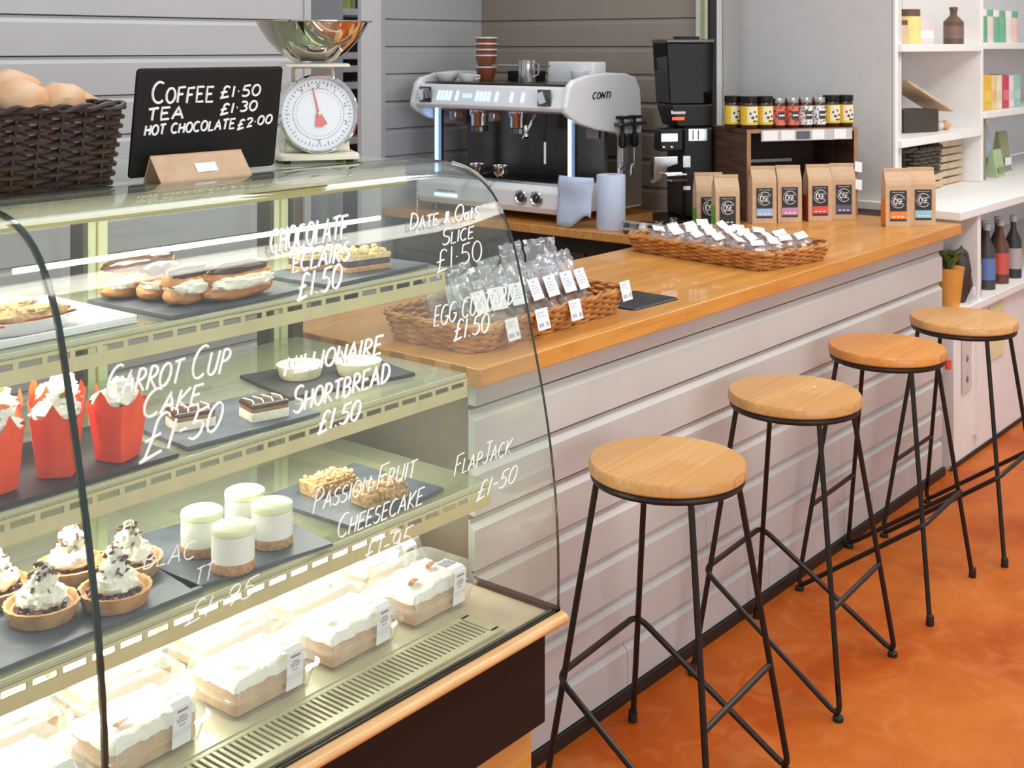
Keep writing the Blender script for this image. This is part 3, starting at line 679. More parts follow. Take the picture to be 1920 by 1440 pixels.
# cupcakes in red tulip papers
def cupcake(x, y, rz, label, sd):
    e = root('cupcake', (x, y, S2 + ZS + .0005), rz, label, 'cupcake', 'cupcakes in red tulip papers')
    mb = MB(); n = 48; prof = [(.027, 0), (.029, .002), (.033, .03), (.037, .06), (.040, .078), (.042, .092)]; vs = []
    for j, (r, z) in enumerate(prof):
        for i in range(n):
            a = 2 * math.pi * i / n; q = abs(math.cos(2 * a)); t = j / (len(prof) - 1)
            fold = 1 + .06 * t * math.sin(8 * a + sd) + .03 * math.sin(3 * a + sd + j * .5)
            sq = 1 / max(abs(math.cos(a)), abs(math.sin(a))); sqk = 1 + (sq - 1) * .55 * (1 - .3 * t)
            zz = z + (.024 * max(0, 1 - abs(((a / (math.pi / 2) + .5) % 1) - .5) * 4.5) if j == 5 else 0) + (.010 * max(0, 1 - abs(((a / (math.pi / 2) + .5) % 1) - .5) * 4) if j == 4 else 0)
            vs.append((r * fold * sqk * math.cos(a) * .96, r * fold * sqk * math.sin(a) * .96, zz))
    fs = [(j * n + i, j * n + (i + 1) % n, (j + 1) * n + (i + 1) % n, (j + 1) * n + i) for j in range(5) for i in range(n)] + [tuple(range(n))]
    mb.add(vs, fs); mb.build('tulip_paper', REDP, e, sharp=.35)
    MB().blob((0, 0, .060), (.033, .033, .026), 18, 10, .1, 6, seed=sd).build('sponge', SPONGE, e)
    c = MB().blob((0, 0, .092), (.036, .036, .018), 26, 12, .34, 11, seed=sd + 1); c.blob((.006, -.004, .110), (.021, .021, .014), 22, 10, .4, 9, seed=sd + 4); c.build('frosting', FROST, e)
    if sd % 3:
        MB().tube([(-.012, -.010, .120), (.004, -.014, .123), (.016, -.015, .122)], [.0055, .005, .002], 8).build('sugar_carrot', CARROT, e)
        MB().blob((-.016, -.009, .121), (.005, .004, .004), 8, 5, .4, 6, seed=sd).build('carrot_leaf', LEAFG, e)
for i, (x, y, rz, lb) in enumerate([(1.155, 1.745, 20, 'red wrapped cupcake farthest right, with swirled white frosting'), (1.055, 1.752, 50, 'red wrapped cupcake behind the joint of the two glass panes'), (.955, 1.755, 5, 'red wrapped cupcake in the front row at the left edge'),
        (1.115, 1.85, 33, 'red wrapped cupcake in the back row on the right'), (1.01, 1.86, 70, 'red wrapped cupcake in the back row on the left')]):
    cupcake(x, y, R(rz), lb, [3, 2, 5, 6, 4][i])
# millionaire shortbread
def million(x, y, rz, label, sd):
    e = root('shortbread_slice', (x, y, S2 + ZS + .0005), rz, label, 'pastry', 'layered shortbread squares')
    slab(MB(), .072, .058, 0, .016, seed=sd).build('pale_base', mat('pale_short', (.80, .76, .58), .75, bump=.6, bscale=120, var=.05), e)
    slab(MB(), .071, .057, .016, .023, seed=sd + 1, jit=.0006).build('caramel_layer', mat('caramel', (.30, .13, .05), .4, var=.15), e)
    slab(MB(), .072, .058, .023, .029, seed=sd + 2, jit=.0006).build('chocolate_top', CHOC, e)
    mb = MB()
    for k in range(4): mb.tube([(-.03 + k * .018, -.024, .0295), (-.022 + k * .018, 0, .0297), (-.028 + k * .018, .024, .0295)], .0013, 5)
    mb.build('white_drizzle', CREAM, e)
million(1.335, 1.800, R(-18), 'layered chocolate shortbread square on the left', 1); million(1.450, 1.745, R(-14), 'layered chocolate shortbread square on the right', 5)
# custard tarts
def tart(x, y, z, name, label, group, r=.046, h=.026):
    e = root(name, (x, y, z), 0, label, 'tart', group)
    prof = [(.0, 0), (r * .80, 0), (r * .86, .003), (r, h), (r - .005, h), (r - .010, h - .007), (0, h - .009)]
    MB().lathe(prof, 60, wob=lambda a, j: 1 + (.018 * math.sin(22 * a) if j in (2, 3, 4) else 0), caps=False).build('pastry_shell', PASTRY, e)
    return e
for x, y, lb in ((1.665, 1.895, 'pale custard tart on the left'), (1.755, 1.825, 'pale custard tart on the right')):
    e = tart(x, y, S2 + ZS + .0005, 'custard_tart', lb, 'custard tarts')
    e.children[0].data.materials[0] = mat('pale_pastry', (.86, .80, .50), .7, var=.06, bump=.4, bscale=90)
    MB().lathe([(0, .0205), (.036, .0205), (.038, .018)], 30, caps=False).build('custard_filling', CUSTARD, e)
# cream topped tarts
for i, (x, y, k, lb) in enumerate([(1.118, 1.695, 1.0, 'berry tart with cream and chocolate shavings, front right beside the glass joint'), (1.020, 1.735, 1.0, 'berry tart with cream and chocolate shavings, front left'), (1.195, 1.775, 1.0, 'berry tart with cream on the far right of its slate'),
        (1.125, 1.83, 1.25, 'berry tart with the tallest cream peak, behind the glass joint'), (1.005, 1.845, 1.0, 'berry tart with cream cut off by the left edge of the photograph')]):
    e = tart(x, y, S3 + ZS + .0005, 'cream_tart', lb, 'berry tarts with whipped cream', .055, .026)
    f = MB().lathe([(0, .019), (.041, .019)], 30, caps=False)
    for q in range(46):
        a = random.uniform(0, 6.28); r_ = .040 * math.sqrt(random.random()); f.blob((r_ * math.cos(a), r_ * math.sin(a), .021), (.0045, .0045, .0035), 7, 5, .3, 6, seed=q)
    f.build('berry_filling', mat('dark_berry', (.07, .022, .018), .25, col2=(.16, .06, .05), scale=60, coat=.4), e)
    c = MB().blob((0, 0, .034), (.034, .034, .019), 30, 12, .30, 14, seed=i); c.blob((0, 0, .054 * (1 + (k - 1) * .5)), (.021, .021, .018 * k), 26, 12, .32, 12, seed=i + 9); c.blob((.003, .002, .071 * k), (.010, .010, .013 * k), 18, 10, .3, 9, seed=i + 3)
    c.build('cream_swirl', CREAM, e)
    s_ = MB()
    for q in range(26):
        a = random.uniform(0, 6.28); z = random.uniform(.040, .076 * k); r_ = .026 * (1 - (z - .03) / (.062 * k)) + .006
        p = Vector((r_ * math.cos(a), r_ * math.sin(a), z)); s_.box((-.004, -.0022, -.0008), (.004, .0022, .0008), M=T(p.x, p.y, p.z, a, random.uniform(-1, 1), random.uniform(-1, 1)))
    for q in range(7): s_.blob((random.uniform(-.008, .008), random.uniform(-.008, .008), .078 * k + random.uniform(-.004, .006)), (.0055, .003, .003), 6, 4, .5, 6, seed=q)
    s_.build('chocolate_shavings', mat('milk_choc', (.13, .05, .02), .5), e)['kind'] = 'stuff'
# cheesecakes
for i, (x, y, lb) in enumerate([(1.325, 1.755, 'round white cheesecake on the left of its slate'), (1.432, 1.775, 'round white cheesecake at the back of its slate'), (1.315, 1.66, 'round white cheesecake nearest the glass'), (1.422, 1.690, 'round white cheesecake on the right of its slate')]):
    e = root('cheesecake', (x, y, S3 + ZS + .0005), i, lb, 'cheesecake', 'round cheesecakes on the slate')
    MB().lathe([(0, 0), (.034, 0), (.036, .003), (.0355, .016), (0, .017)], 40, caps=False, wob=lambda a, j: 1 + .02 * noise.noise(Vector((math.cos(a) * 4, math.sin(a) * 4, j + i)))).build('biscuit_base', BISCUIT, e)
    MB().lathe([(0, .0165), (.0345, .0165), (.035, .030), (.0345, .060), (0, .061)], 40, caps=False).build('cheese_layer', mat('cheese_white', (.86, .87, .80), .55, var=.02, sss=.1), e)
    MB().lathe([(0, .0605), (.0350, .0605), (.0358, .064), (.0345, .070), (.030, .0725), (0, .073)], 40, caps=False).build('glaze', mat('lime_glaze', (.82, .86, .58), .35, var=.03, coat=.3), e)
# oat bars
for i, (x, y, lb) in enumerate([(1.665, 1.815, 'crumbly oat bar further from the glass'), (1.69, 1.70, 'crumbly oat bar nearer the glass')]):
    e = root('oat_bar', (x, y, S3 + ZS + .0005), R(-6), lb, 'oat bar', 'oat bars on the slate')
    mb = slab(MB(), .098, .056, 0, .024, jit=.004, seed=i); lumps(mb, -.045, .045, -.026, .026, .022, 70, .006); lumps(mb, -.049, .049, -.029, -.027, .012, 20, .005); mb.build('oat_body', OATS, e)
    mb = MB(); lumps(mb, -.042, .042, -.022, .022, .029, 26, .005); mb.build('oat_topping', CRUMBLE, e)
# clear boxes of frosted cake on the deck
def cakebox(x, y, rz, label, lx=.158, ly=.115, carrots=2, sticker=True, clasp=False, sd=0, plain=False):
    e = root('cake_box', (x, y, DZ + .0005), rz, label, 'boxed cake', 'clear boxes of frosted cake on the case floor')
    def pan(mb, z0, z1, a0, a1, th, mi=0):
        n = 32; vs = []
        for (k, z) in ((a0, z0), (a1, z1), (a1 + .006, z1)):
            for i in range(n):
                a = 2 * math.pi * (i + .5) / n; cx = math.copysign(abs(math.cos(a)) ** .22, math.cos(a)); cy = math.copysign(abs(math.sin(a)) ** .22, math.sin(a)); rb = .0015 * (i % 2)
                vs.append(((lx / 2 + k - rb) * cx, (ly / 2 + k - rb) * cy, z))
        fs = [(j * n + i, j * n + (i + 1) % n, (j + 1) * n + (i + 1) % n, (j + 1) * n + i) for j in range(2) for i in range(n)] + [tuple(range(n))]
        return mb.add(vs, fs, mi)
    pan(MB(), 0, .034, .004, .013, .001).build('clear_tray', CLEAR, e, sharp=1.2)
    pan(MB(), 0, -.040, .004, .013, .001).build('clear_lid', CLEAR, e, sharp=1.2, loc=(0, 0, .0785))
    mb = slab(MB(), lx * .97, ly * .95, .004, .046, jit=.0012, seed=sd); mb.build('sponge', SPONGE, e)
    mb = MB(); nx, ny = 26, 22; vs = []; fs = []
    for j in range(ny + 1):
        for i in range(nx + 1):
            u = i / nx * 2 - 1; v = j / ny * 2 - 1; ed = max(abs(u), abs(v)); drop = 0 if ed < .86 else -((ed - .86) / .14) ** 2 * .018
            h = .0605 + drop + .0045 * noise.noise(Vector((u * 4, v * 4, sd * 1.7))) + .003 * noise.noise(Vector((u * 11, v * 11, sd)))
            vs.append((u * lx * .50, v * ly * .49, h))
    fs = [(j * (nx + 1) + i, j * (nx + 1) + i + 1, (j + 1) * (nx + 1) + i + 1, (j + 1) * (nx + 1) + i) for j in range(ny) for i in range(nx)]
    mb.add(vs, fs); mb.build('frosting', FROST, e)
    for q in range(carrots):
        cx = (-.25 + .5 * q) * lx; cy = (-.12 + .2 * (q % 2)) * ly + random.uniform(-.01, .01); a = random.uniform(-.5, .5)
        MB().tube([(cx - .011, cy, .066), (cx, cy + .002, .068), (cx + .012, cy + .003, .066)], [.0055, .005, .0022], 8).build('sugar_carrot', CARROT, e)
        MB().blob((cx - .014, cy, .067), (.004, .004, .003), 7, 4, .4, 6, seed=q).build('carrot_leaf', LEAFG, e)
    if sticker:
        y0 = -ly / 2 - .014; xs = lx * .22
        pts = [(y0 + .052, .0805), (y0 + .008, .0805), (y0 - .001, .074), (y0 + .003, .012)]
        lb = MB(); n = len(pts); lb.add([(xs - .018, p[0], p[1]) for p in pts] + [(xs + .018, p[0], p[1]) for p in pts], [(i, i + 1, n + i + 1, n + i) for i in range(n - 1)])
        l = lb.build('paper_band', PAPERW, e, smooth=False)
        MB().add([(xs - .016, y0 + .048, .0808), (xs + .016, y0 + .048, .0808), (xs + .016, y0 + .022, .0808), (xs - .016, y0 + .022, .0808)], [(0, 1, 2, 3)]).build('printed_panel', mat('band_grey', (.30, .31, .36), .5, var=.3, scale=200), l, smooth=False)
        t_ = MB()
        for k, (zz, ww) in enumerate(((.066, .020), (.058, .014), (.054, .022), (.050, .018), (.044, .012))):
            yy = y0 - .0015 + (.074 - zz) * .0645; t_.box((xs - ww / 2, yy - .0003, zz), (xs + ww / 2, yy, zz + (.003 if k == 0 else .0012)))
        t_.build('printed_text', PRINTG, l, smooth=False)
    if clasp: MB().tube(fillet([(-.02, -.01, .0815), (-.018, -.022, .0815), (.018, -.022, .0815), (.02, -.01, .0815)], .004, 3), .0018, 6).build('lid_clasp', mat('clasp_grey', (.40, .43, .47), .3), e)
    return e
BX = [(1.785, 1.685, 2, 'boxed carrot cake with two sugar carrots at the right end of the grille', dict(carrots=2, sd=1)), (1.580, 1.685, 2, 'boxed frosted cake in the front row, second from the right', dict(carrots=1, sd=2)),
      (1.372, 1.685, 1, 'boxed frosted cake in the front row, third from the right', dict(carrots=2, sd=3)), (1.145, 1.685, 3, 'boxed frosted cake in the front row, closest to the glass joint', dict(carrots=1, sd=4)),
      (1.815, 1.845, 0, 'boxed carrot cake in the back row at the right end', dict(carrots=2, sd=5)), (1.625, 1.845, 1, 'boxed plain white cake in the back row, second from the right', dict(carrots=0, sd=6, sticker=False, clasp=True)),
      (1.432, 1.845, 2, 'boxed plain white cake in the back row, third from the right', dict(carrots=0, sd=7, sticker=False, clasp=True)), (1.215, 1.845, -2, 'boxed carrot cake in the back row beside the glass joint', dict(carrots=2, sd=8, sticker=False)),
      (.94, 1.69, 2, 'boxed cake in the bottom left corner of the photograph', dict(carrots=1, sd=9, sticker=False)), (1.01, 1.85, -3, 'boxed cake at the left edge in the back row', dict(carrots=2, sd=10, sticker=False))]
for (x, y, rz, lb, kw) in BX: cakebox(x, y, R(rz), lb, **kw)

# ================================================================== ON TOP OF THE CASE
def weave(mb, path_fn, per, z0, z1, rows, r, amp, stakes, seg):
    for k in range(rows):
        t_ = k / (rows - 1); z = z0 + (z1 - z0) * t_; pts = []
        for i in range(seg):
            u = i / seg; p, nrm = path_fn(u, t_); wv = math.sin(u * stakes * math.pi + (k % 2) * math.pi)
            pts.append(Vector((p[0], p[1], z + .0012 * noise.noise(Vector((u * 30, k, 0))))) + Vector((nrm[0], nrm[1], 0)) * amp * wv)
        mb.tube(pts, r * random.uniform(.85, 1.15), 5, closed=True)
    return mb
def rrect(lx, ly, rad):
    def f(u):
        L_ = [lx - 2 * rad, math.pi / 2 * rad, ly - 2 * rad, math.pi / 2 * rad] * 2; tot = sum(L_); s = u * tot
        hx, hy = lx / 2, ly / 2
        segs = [((-hx + rad, -hy), 0), ((hx - rad, -hy + rad), -90), ((hx, -hy + rad), 90), ((hx - rad, hy - rad), 0), ((hx - rad, hy), 180), ((-hx + rad, hy - rad), 90), ((-hx, hy - rad), 270), ((-hx + rad, -hy + rad), 180)]
        for i, l in enumerate(L_):
            if s <= l or i == 7:
                (px_, py_), a = segs[i]
                if i % 2 == 0: d = (math.cos(R(a)), math.sin(R(a))); return (px_ + d[0] * s, py_ + d[1] * s), (d[1], -d[0])
                t_ = R(a) + s / rad; return (px_ + rad * math.cos(t_), py_ + rad * math.sin(t_)), (math.cos(t_), math.sin(t_))
            s -= l
    return f
def basket(name, loc, rz, lx, ly, h, flare, rows, r, stakes, m, label, cat='basket', liner=None, seg=None):
    e = root(name, loc, rz, label, cat); seg = seg or stakes * 4
    def pf(u, t_):
        (p, n_) = rrect(lx, ly, .035)(u); k = flare * t_; return (p[0] + n_[0] * k, p[1] + n_[1] * k), n_
    mb = weave(MB(), pf, 0, r, h, rows, r, r * 1.3, stakes, seg); o = mb.build('woven_strands', m, e); o['kind'] = 'stuff'
    st = MB()
    for i in range(stakes):
        u = (i + .5) / stakes; a, n0 = pf(u, 0); b, n1 = pf(u, 1); st.tube([(a[0], a[1], .001 + r), (b[0], b[1], h)], r * .8, 5)
    st.build('stakes', m, e)['kind'] = 'stuff'
    rim = MB()
    for q in range(2):
        pts = []
        for i in range(seg):
            (p, n_) = pf(i / seg, 1); a = i / seg * stakes * math.pi + q * math.pi; pts.append((p[0] + n_[0] * math.cos(a) * r * 1.1, p[1] + n_[1] * math.cos(a) * r * 1.1, h + r * .6 + math.sin(a) * r * .9))
        rim.tube(pts, r * .95, 6, closed=True)
    rim.build('braided_rim', m, e)
    bt = MB(); n_ = int(ly / (r * 2.4))
    for i in range(n_): y = -ly / 2 + .01 + (ly - .02) * i / (n_ - 1); bt.tube([(-lx / 2 + .004, y, r), (lx / 2 - .004, y, r)], r * .95, 5)
    bt.build('woven_base', m, e)['kind'] = 'stuff'
    if liner: MB().box((-lx / 2 + .008, -ly / 2 + .008, r * 2), (lx / 2 - .008, ly / 2 - .008, r * 2 + .003)).build('liner', liner, e)
    return e
basket('bread_basket', (1.03, 2.04, TOPZ + .001), R(1), .46, .27, .135, .022, 17, .0048, 34, WICKD, 'dark brown wicker bread basket on top of the case')
for i, (x, y, z, rz, lb) in enumerate([(1.01, 2.02, 0.116, 10, 'bread roll at the left edge of the photograph in the dark basket'), (1.075, 2.09, 0.131, -20, 'bread roll second from the left in the dark basket'), (1.135, 2.00, 0.114, 15, 'bread roll with a brown blister in the middle of the basket'), (1.17, 2.10, 0.130, -8, 'bread roll behind the middle of the dark basket'),
        (1.22, 2.02, 0.108, 30, 'bread roll at the right end of the dark basket'), (1.40, 2.27, .0855, 5, 'upper bread roll behind the left edge of the blackboard'), (1.33, 2.24, .0855, 25, 'bread roll peeping over the right rim of the basket'), (1.38, 2.205, .0, 5, 'lower bread roll behind the blackboard stand')]):
    mb = MB().blob((0, 0, .034), (.055, .043, .034), 20, 12, .16, 5, seed=i, zmin=0)
    o = mb.build('bread_roll', BREAD, loc=(x, y, TOPZ + .001 + z), rot=(0, 0, R(rz))); tag(o, lb, 'bread roll', 'bread rolls on top of the case')
o = MB().box((-.10, -.04, 0), (.14, .05, .085)).build('bread_crate', mat('crate_blue', (.50, .55, .68), .5), loc=(1.30, 2.300, TOPZ + .001), bevel=.004); tag(o, 'pale blue box behind the blackboard stand', 'box')

# blackboard and its kraft stand
sg = root('price_board', (1.31, 1.948, 1.386), 0, 'small blackboard with white hand lettered coffee and tea prices', 'sign')
BW, BHh = .333, .198; lean = Matrix.Rotation(R(8), 4, 'X')
MB().rbox((0, -BHh / 2, 0), (BW, BHh / 2, .004), .008, 3, M=lean @ Matrix.Translation((0, 0, BHh / 2)) @ Matrix.Rotation(R(90), 4, 'X')).build('board', CHALKB, sg)
MI = lean.inverted()
def bfn(x, y):
    """point on the leaning board seen at photo position x, y"""
    o_ = Vector((1.31, 1.948, 1.386)); nrm = lean.to_3x3() @ Vector((0, -1, 0)); p0 = o_ + nrm * .0046; D = ray(x, y); c = Vector((0, 0, HC)); d = (p0 - c).dot(nrm) / D.dot(nrm)
    return c + D * d - o_
for (tx, s0, e0, hh, r, big) in [('COFFEE', (284, 194), (398, 191), 28, .0024, (0,)), ('£1·50', (412, 183), (486, 179), 20, .0022, ()), ('TEA', (276, 226), (342, 221), 22, .0024, ()), ('£1·30', (412, 214), (480, 206), 18, .0022, ()),
                             ('HOT CHOCOLATE', (270, 254), (438, 241), 18, .0021, ()), ('£2·00', (444, 242), (508, 230), 16, .0021, ())]:
    mb = MB(); write(mb, tx, lambda u, v: bfn(s0[0] + (e0[0] - s0[0]) * u + 3 * v, s0[1] + (e0[1] - s0[1]) * u - hh * v), r, 6, big, gap=.2); mb.build('lettering', WHITE, sg)
k = root('sign_stand', (1.325, 1.868, TOPZ + .0006), R(-1), 'folded kraft card stand holding up the small blackboard', 'stand')
th = .0025
st = MB(); st.ext([(0, 0, 0), (0, .036, .047), (0, .0385, .047), (0, .0035, 0)], (.198, 0, 0)); st.ext([(0, .036, .0475), (0, .056, 0), (0, .053, 0), (0, .034, .0475)], (.198, 0, 0)); st.build('folded_card', KRAFT, k, smooth=False)
st = MB().ext([(.001, 0.003, .0), (.001, .0355, .046), (.001, .054, .0)], (.001, 0, 0)); st.build('end_flap', mat('kraft_dark', (.36, .22, .12), .8), k, smooth=False)
def onf(x, q): return (x, .036 * q - .0012, .047 * q + .0004)
MB().add([onf(.082, .30), onf(.128, .30), onf(.128, .62), onf(.082, .62)], [(0, 1, 2, 3)]).build('white_sticker', PAPERW, k, smooth=False)

# kitchen scale
ks = root('kitchen_scale', (1.815, 2.02, TOPZ + .0006), R(-33), 'cream kitchen scale with round dial and steel weighing bowl', 'kitchen scale')
MB().rbox((-.085, -.075, .006), (.085, .085, .020), .014, 4).build('base_plate', SCALEM, ks)
for x in (-.065, .065):
    for y in (-.055, .065): MB().lathe([(.008, 0), (.009, .007)], 12, c=(x, y, 0)).build('foot', RUBBER, ks)
bd = MB(); bd.ext([(-.070, -.04, .019), (.070, -.04, .019), (.058, -.022, .165), (-.058, -.022, .165)], (0, .10, 0)); bd.build('housing', SCALEM, ks, smooth=False, bevel=.006)
MB().tube(fillet([(-.042, .02, .16), (-.042, .02, .198), (.042, .02, .198), (.042, .02, .16)], .012, 4), .0045, 8).build('yoke', SCALEM, ks)
MB().rbox((-.070, -.045, .198), (.070, .085, .205), .01, 3).build('platform', SCALEM, ks)
dial = Matrix.Translation((0, -.036, .098)) @ Matrix.Rotation(R(90 - 7), 4, 'X')
MB().lathe([(0, 0), (.076, 0), (.076, .014), (.083, .016), (.083, .026), (.079, .030), (.076, .026), (.076, .020)], 56, M=dial, caps=False).build('dial_ring', CHROME, ks)
MB().lathe([(0, .0185), (.0765, .0185)], 48, M=dial, caps=False).build('dial_face', PORC, ks)
tk = MB()
for i in range(50):
    a = 2 * math.pi * i / 50; l = .008 if i % 5 == 0 else .004; tk.box((.068 - l, -.0009, 0), (.068, .0009, .0006), M=dial @ T(0, 0, .0188, a))
for i in range(50):
    a = 2 * math.pi * i / 50; tk.box((.045, -.0004, 0), (.048, .0004, .0005), M=dial @ T(0, 0, .0188, a))
tk.tube([(.053 * math.cos(i / 60 * 6.2832), .053 * math.sin(i / 60 * 6.2832), .019) for i in range(60)], .0004, 4, closed=True, M=dial)
for i in range(10):
    a = math.pi / 2 - 2 * math.pi * (i + .0) / 10; cx, cy = .0585 * math.cos(a), .0585 * math.sin(a)
    write(tk, str(i) if str(i) in G else '1', lambda u, v, cx=cx, cy=cy: dial @ Vector((cx + (u - .5) * .005, cy + (v - .5) * .008, .0192)), .0007, 4) if str(i) in G else None
tk.build('dial_marks', PRINTG, ks, smooth=False)
nd = MB(); nd.ext([(-.0022, 0, 0), (-.001, .055, 0), (.001, .055, 0), (.0022, 0, 0)], (0, 0, .001), M=dial @ T(0, 0, .021, R(12))); nd.ext([(-.005, 0, 0), (.005, 0, 0), (.013, -.024, 0), (0, -.028, 0), (-.013, -.024, 0)], (0, 0, .0014), M=dial @ T(0, 0, .021, R(12)))
nd.build('needle', mat('needle_red', (.75, .10, .05), .4), ks, smooth=False)
MB().lathe([(0, .022), (.004, .022), (.004, .025), (0, .026)], 12, M=dial, caps=False).build('needle_hub', mat('brass', (.7, .5, .25), .3, .8), ks)
MB().lathe([(0, .0285), (.077, .0285)], 48, M=dial, caps=False).build('dial_glass', glassmat('dial_glass', (.97, .98, 1), 1.45, .02), ks)
MB().blob((-.02, -.01, .172), (.004, .004, .006), 8, 6).blob((-.02, -.01, .166), (.008, .005, .002), 8, 6).build('zero_screw', CHROME, ks)
pr = [(0, .210), (.035, .210), (.045, .2115), (.072, .228), (.095, .252), (.112, .278), (.119, .291), (.126, .2925), (.1262, .2945), (.118, .2938), (.110, .279), (.093, .254), (.070, .2305), (.044, .2135), (0, .212)]
MB().lathe(pr, 64, c=(0, .02, 0), caps=False).build('weighing_bowl', mat('bowl_steel', (.62, .56, .50), .06, 1.0, var=.03), ks)
cr_ = MB()
for a in (R(215), R(305), R(35), R(125)):
    cr_.tube([(.04 * math.cos(a), .02 + .04 * math.sin(a), .2075), (.066 * math.cos(a), .02 + .066 * math.sin(a), .218), (.084 * math.cos(a), .02 + .084 * math.sin(a), .234)], .005, 6)
cr_.build('bowl_cradle', SCALEM, ks)

# ================================================================== ON THE SERVICE COUNTER
CZ = .9505
def price_tag(parent, M, wd=.046, hh=.048):
    t_ = MB(); t_.box((-wd / 2, -.0006, 0), (wd / 2, .0006, hh), M=M); l = t_.build('price_tag', PAPERW, parent, smooth=False)
    p = MB()
    for (x0, x1, z0, z1) in ((-.4, .15, .80, .84), (-.4, .05, .68, .71), (-.4, .3, .60, .62), (-.40, .0, .14, .32), (.18, .42, .14, .34)): p.box((x0 * wd, -.0010, z0 * hh), (x1 * wd, -.0007, z1 * hh), M=M)
    p.build('tag_print', mat('print_pale', (.45, .47, .55), .6), l, smooth=False)
b1 = basket('wicker_tray', (2.365, 1.935, CZ), R(1), .57, .25, .060, .024, 9, .0038, 44, WICK, 'wicker tray of bagged biscuits with white price tags at the near end of the counter')
for x, dz in ((-.195, -.004), (-.085, 0), (.045, 0), (.262, .012)): price_tag(b1, T(x, -.168, .026 + dz, R(random.uniform(-4, 4)), R(-14)))
def biscuit_bag(loc, rz, label, sd, hh=.15, wd=.115, tilt=-24, sticker=True, group='bags of biscuits in the near wicker tray'):
    e = root('biscuit_bag', loc, rz, label, 'bag of biscuits', group); Mt = Matrix.Rotation(R(tilt), 4, 'X')
    nx, nz = 12, 16; vs = []; fs = []
    for s_ in (-1, 1):
        for j in range(nz + 1):
            for i in range(nx + 1):
                u = i / nx * 2 - 1; v = j / nz; th_ = .026 * (1 - u * u) ** .5 * max(.04, (1 - v) ** .6) + .0008
                k = .007 * v * noise.noise(Vector((u * 5, v * 7, sd))) + .004 * noise.noise(Vector((u * 13, v * 11, sd + 4)))
                vs.append((u * wd / 2 * (1 - .10 * math.sin(v * 3.1)), s_ * th_ + k * (1 + v), v * hh + .008 * v * noise.noise(Vector((u * 3, 1, sd)))))
    n = (nx + 1) * (nz + 1)
    for s_ in (0, 1):
        for j in range(nz):
            for i in range(nx): a = s_ * n + j * (nx + 1) + i; fs.append((a, a + 1, a + nx + 2, a + nx + 1))
    MB().add(vs, fs, M=Mt).build('film', FILM, e, sharp=.5)
    c = MB()
    for q in range(16): c.blob((random.uniform(-.38, .38) * wd, random.uniform(-.012, .012), random.uniform(.012, .055)), (.014, .011, .010), 8, 6, .3, 6, seed=q, M=Mt)
    c.build('biscuits', mat('brown_biscuit', (.22, .085, .035), .7, col2=(.42, .18, .07), scale=60), e)
    if sticker:
        x0 = random.uniform(-.008, .012); l = MB().box((x0 - .024, -.0335, .040), (x0 + .026, -.0325, .092), M=Mt).build('label', PAPERW, e, smooth=False)
        p = MB()
        for q in range(4): p.box((x0 - .018, -.0342, .074 - q * .006), (x0 + .010 + .003 * (q % 3), -.0337, .0755 - q * .006), M=Mt)
        p.box((x0 - .004, -.0342, .082), (x0 + .004, -.0337, .087), M=Mt); p.build('label_print', mat('print_pale', (.45, .47, .55), .6), l, smooth=False)
nbg = ['tag side', '']
ROW = [(2.575, 1.875), (2.512, 1.875), (2.445, 1.875), (2.378, 1.875), (2.312, 1.875), (2.245, 1.875), (2.175, 1.875)]
ORD = ['farthest right', 'second from the right', 'third from the right', 'in the middle', 'third from the left', 'second from the left', 'farthest left']
for i, (x, y) in enumerate(ROW): biscuit_bag((x, y, CZ + .016), R(random.uniform(-9, 9)), 'clear bag of biscuits in the front row of the near tray, ' + ORD[i], i, hh=.135 + .02 * random.random(), wd=.076)
for i, (x, y) in enumerate([(2.57, 1.975), (2.47, 1.98), (2.37, 1.975), (2.27, 1.98), (2.18, 1.975)]): biscuit_bag((x, y, CZ + .016), R(random.uniform(-12, 12)), 'clear bag of biscuits in the back row of the near tray, ' + ['farthest right', 'second from the right', 'in the middle', 'second from the left', 'farthest left'][i], 20 + i, hh=.165 if i < 2 else .14, wd=.11, tilt=-14)
tag(MB().rbox((-.10, -.075, 0), (.10, .075, .006), .012, 3).build('slate_mat', mat('black_mat', (.02, .02, .022), .4), loc=(2.79, 1.86, CZ), rot=(0, 0, R(-3))), 'black slate mat poking out behind the near wicker tray', 'mat')
b2 = basket('wicker_tray', (3.60, 2.045, CZ), R(-9), .33, .53, .050, .022, 8, .0042, 40, WICK, 'flat wicker tray of wrapped cakes in front of the coffee bags', liner=mat('liner_paper', (.62, .58, .56), .8))
sn = Vector((3.60, 2.045)); c9, s9 = math.cos(R(-9)), math.sin(R(-9)); num = 0
rows_ = ['nearest the room', 'second from the room', 'third from the room', 'fourth from the room', 'fifth from the room', 'farthest from the room']; cols_ = ['left', 'centre left', 'centre right', 'right']
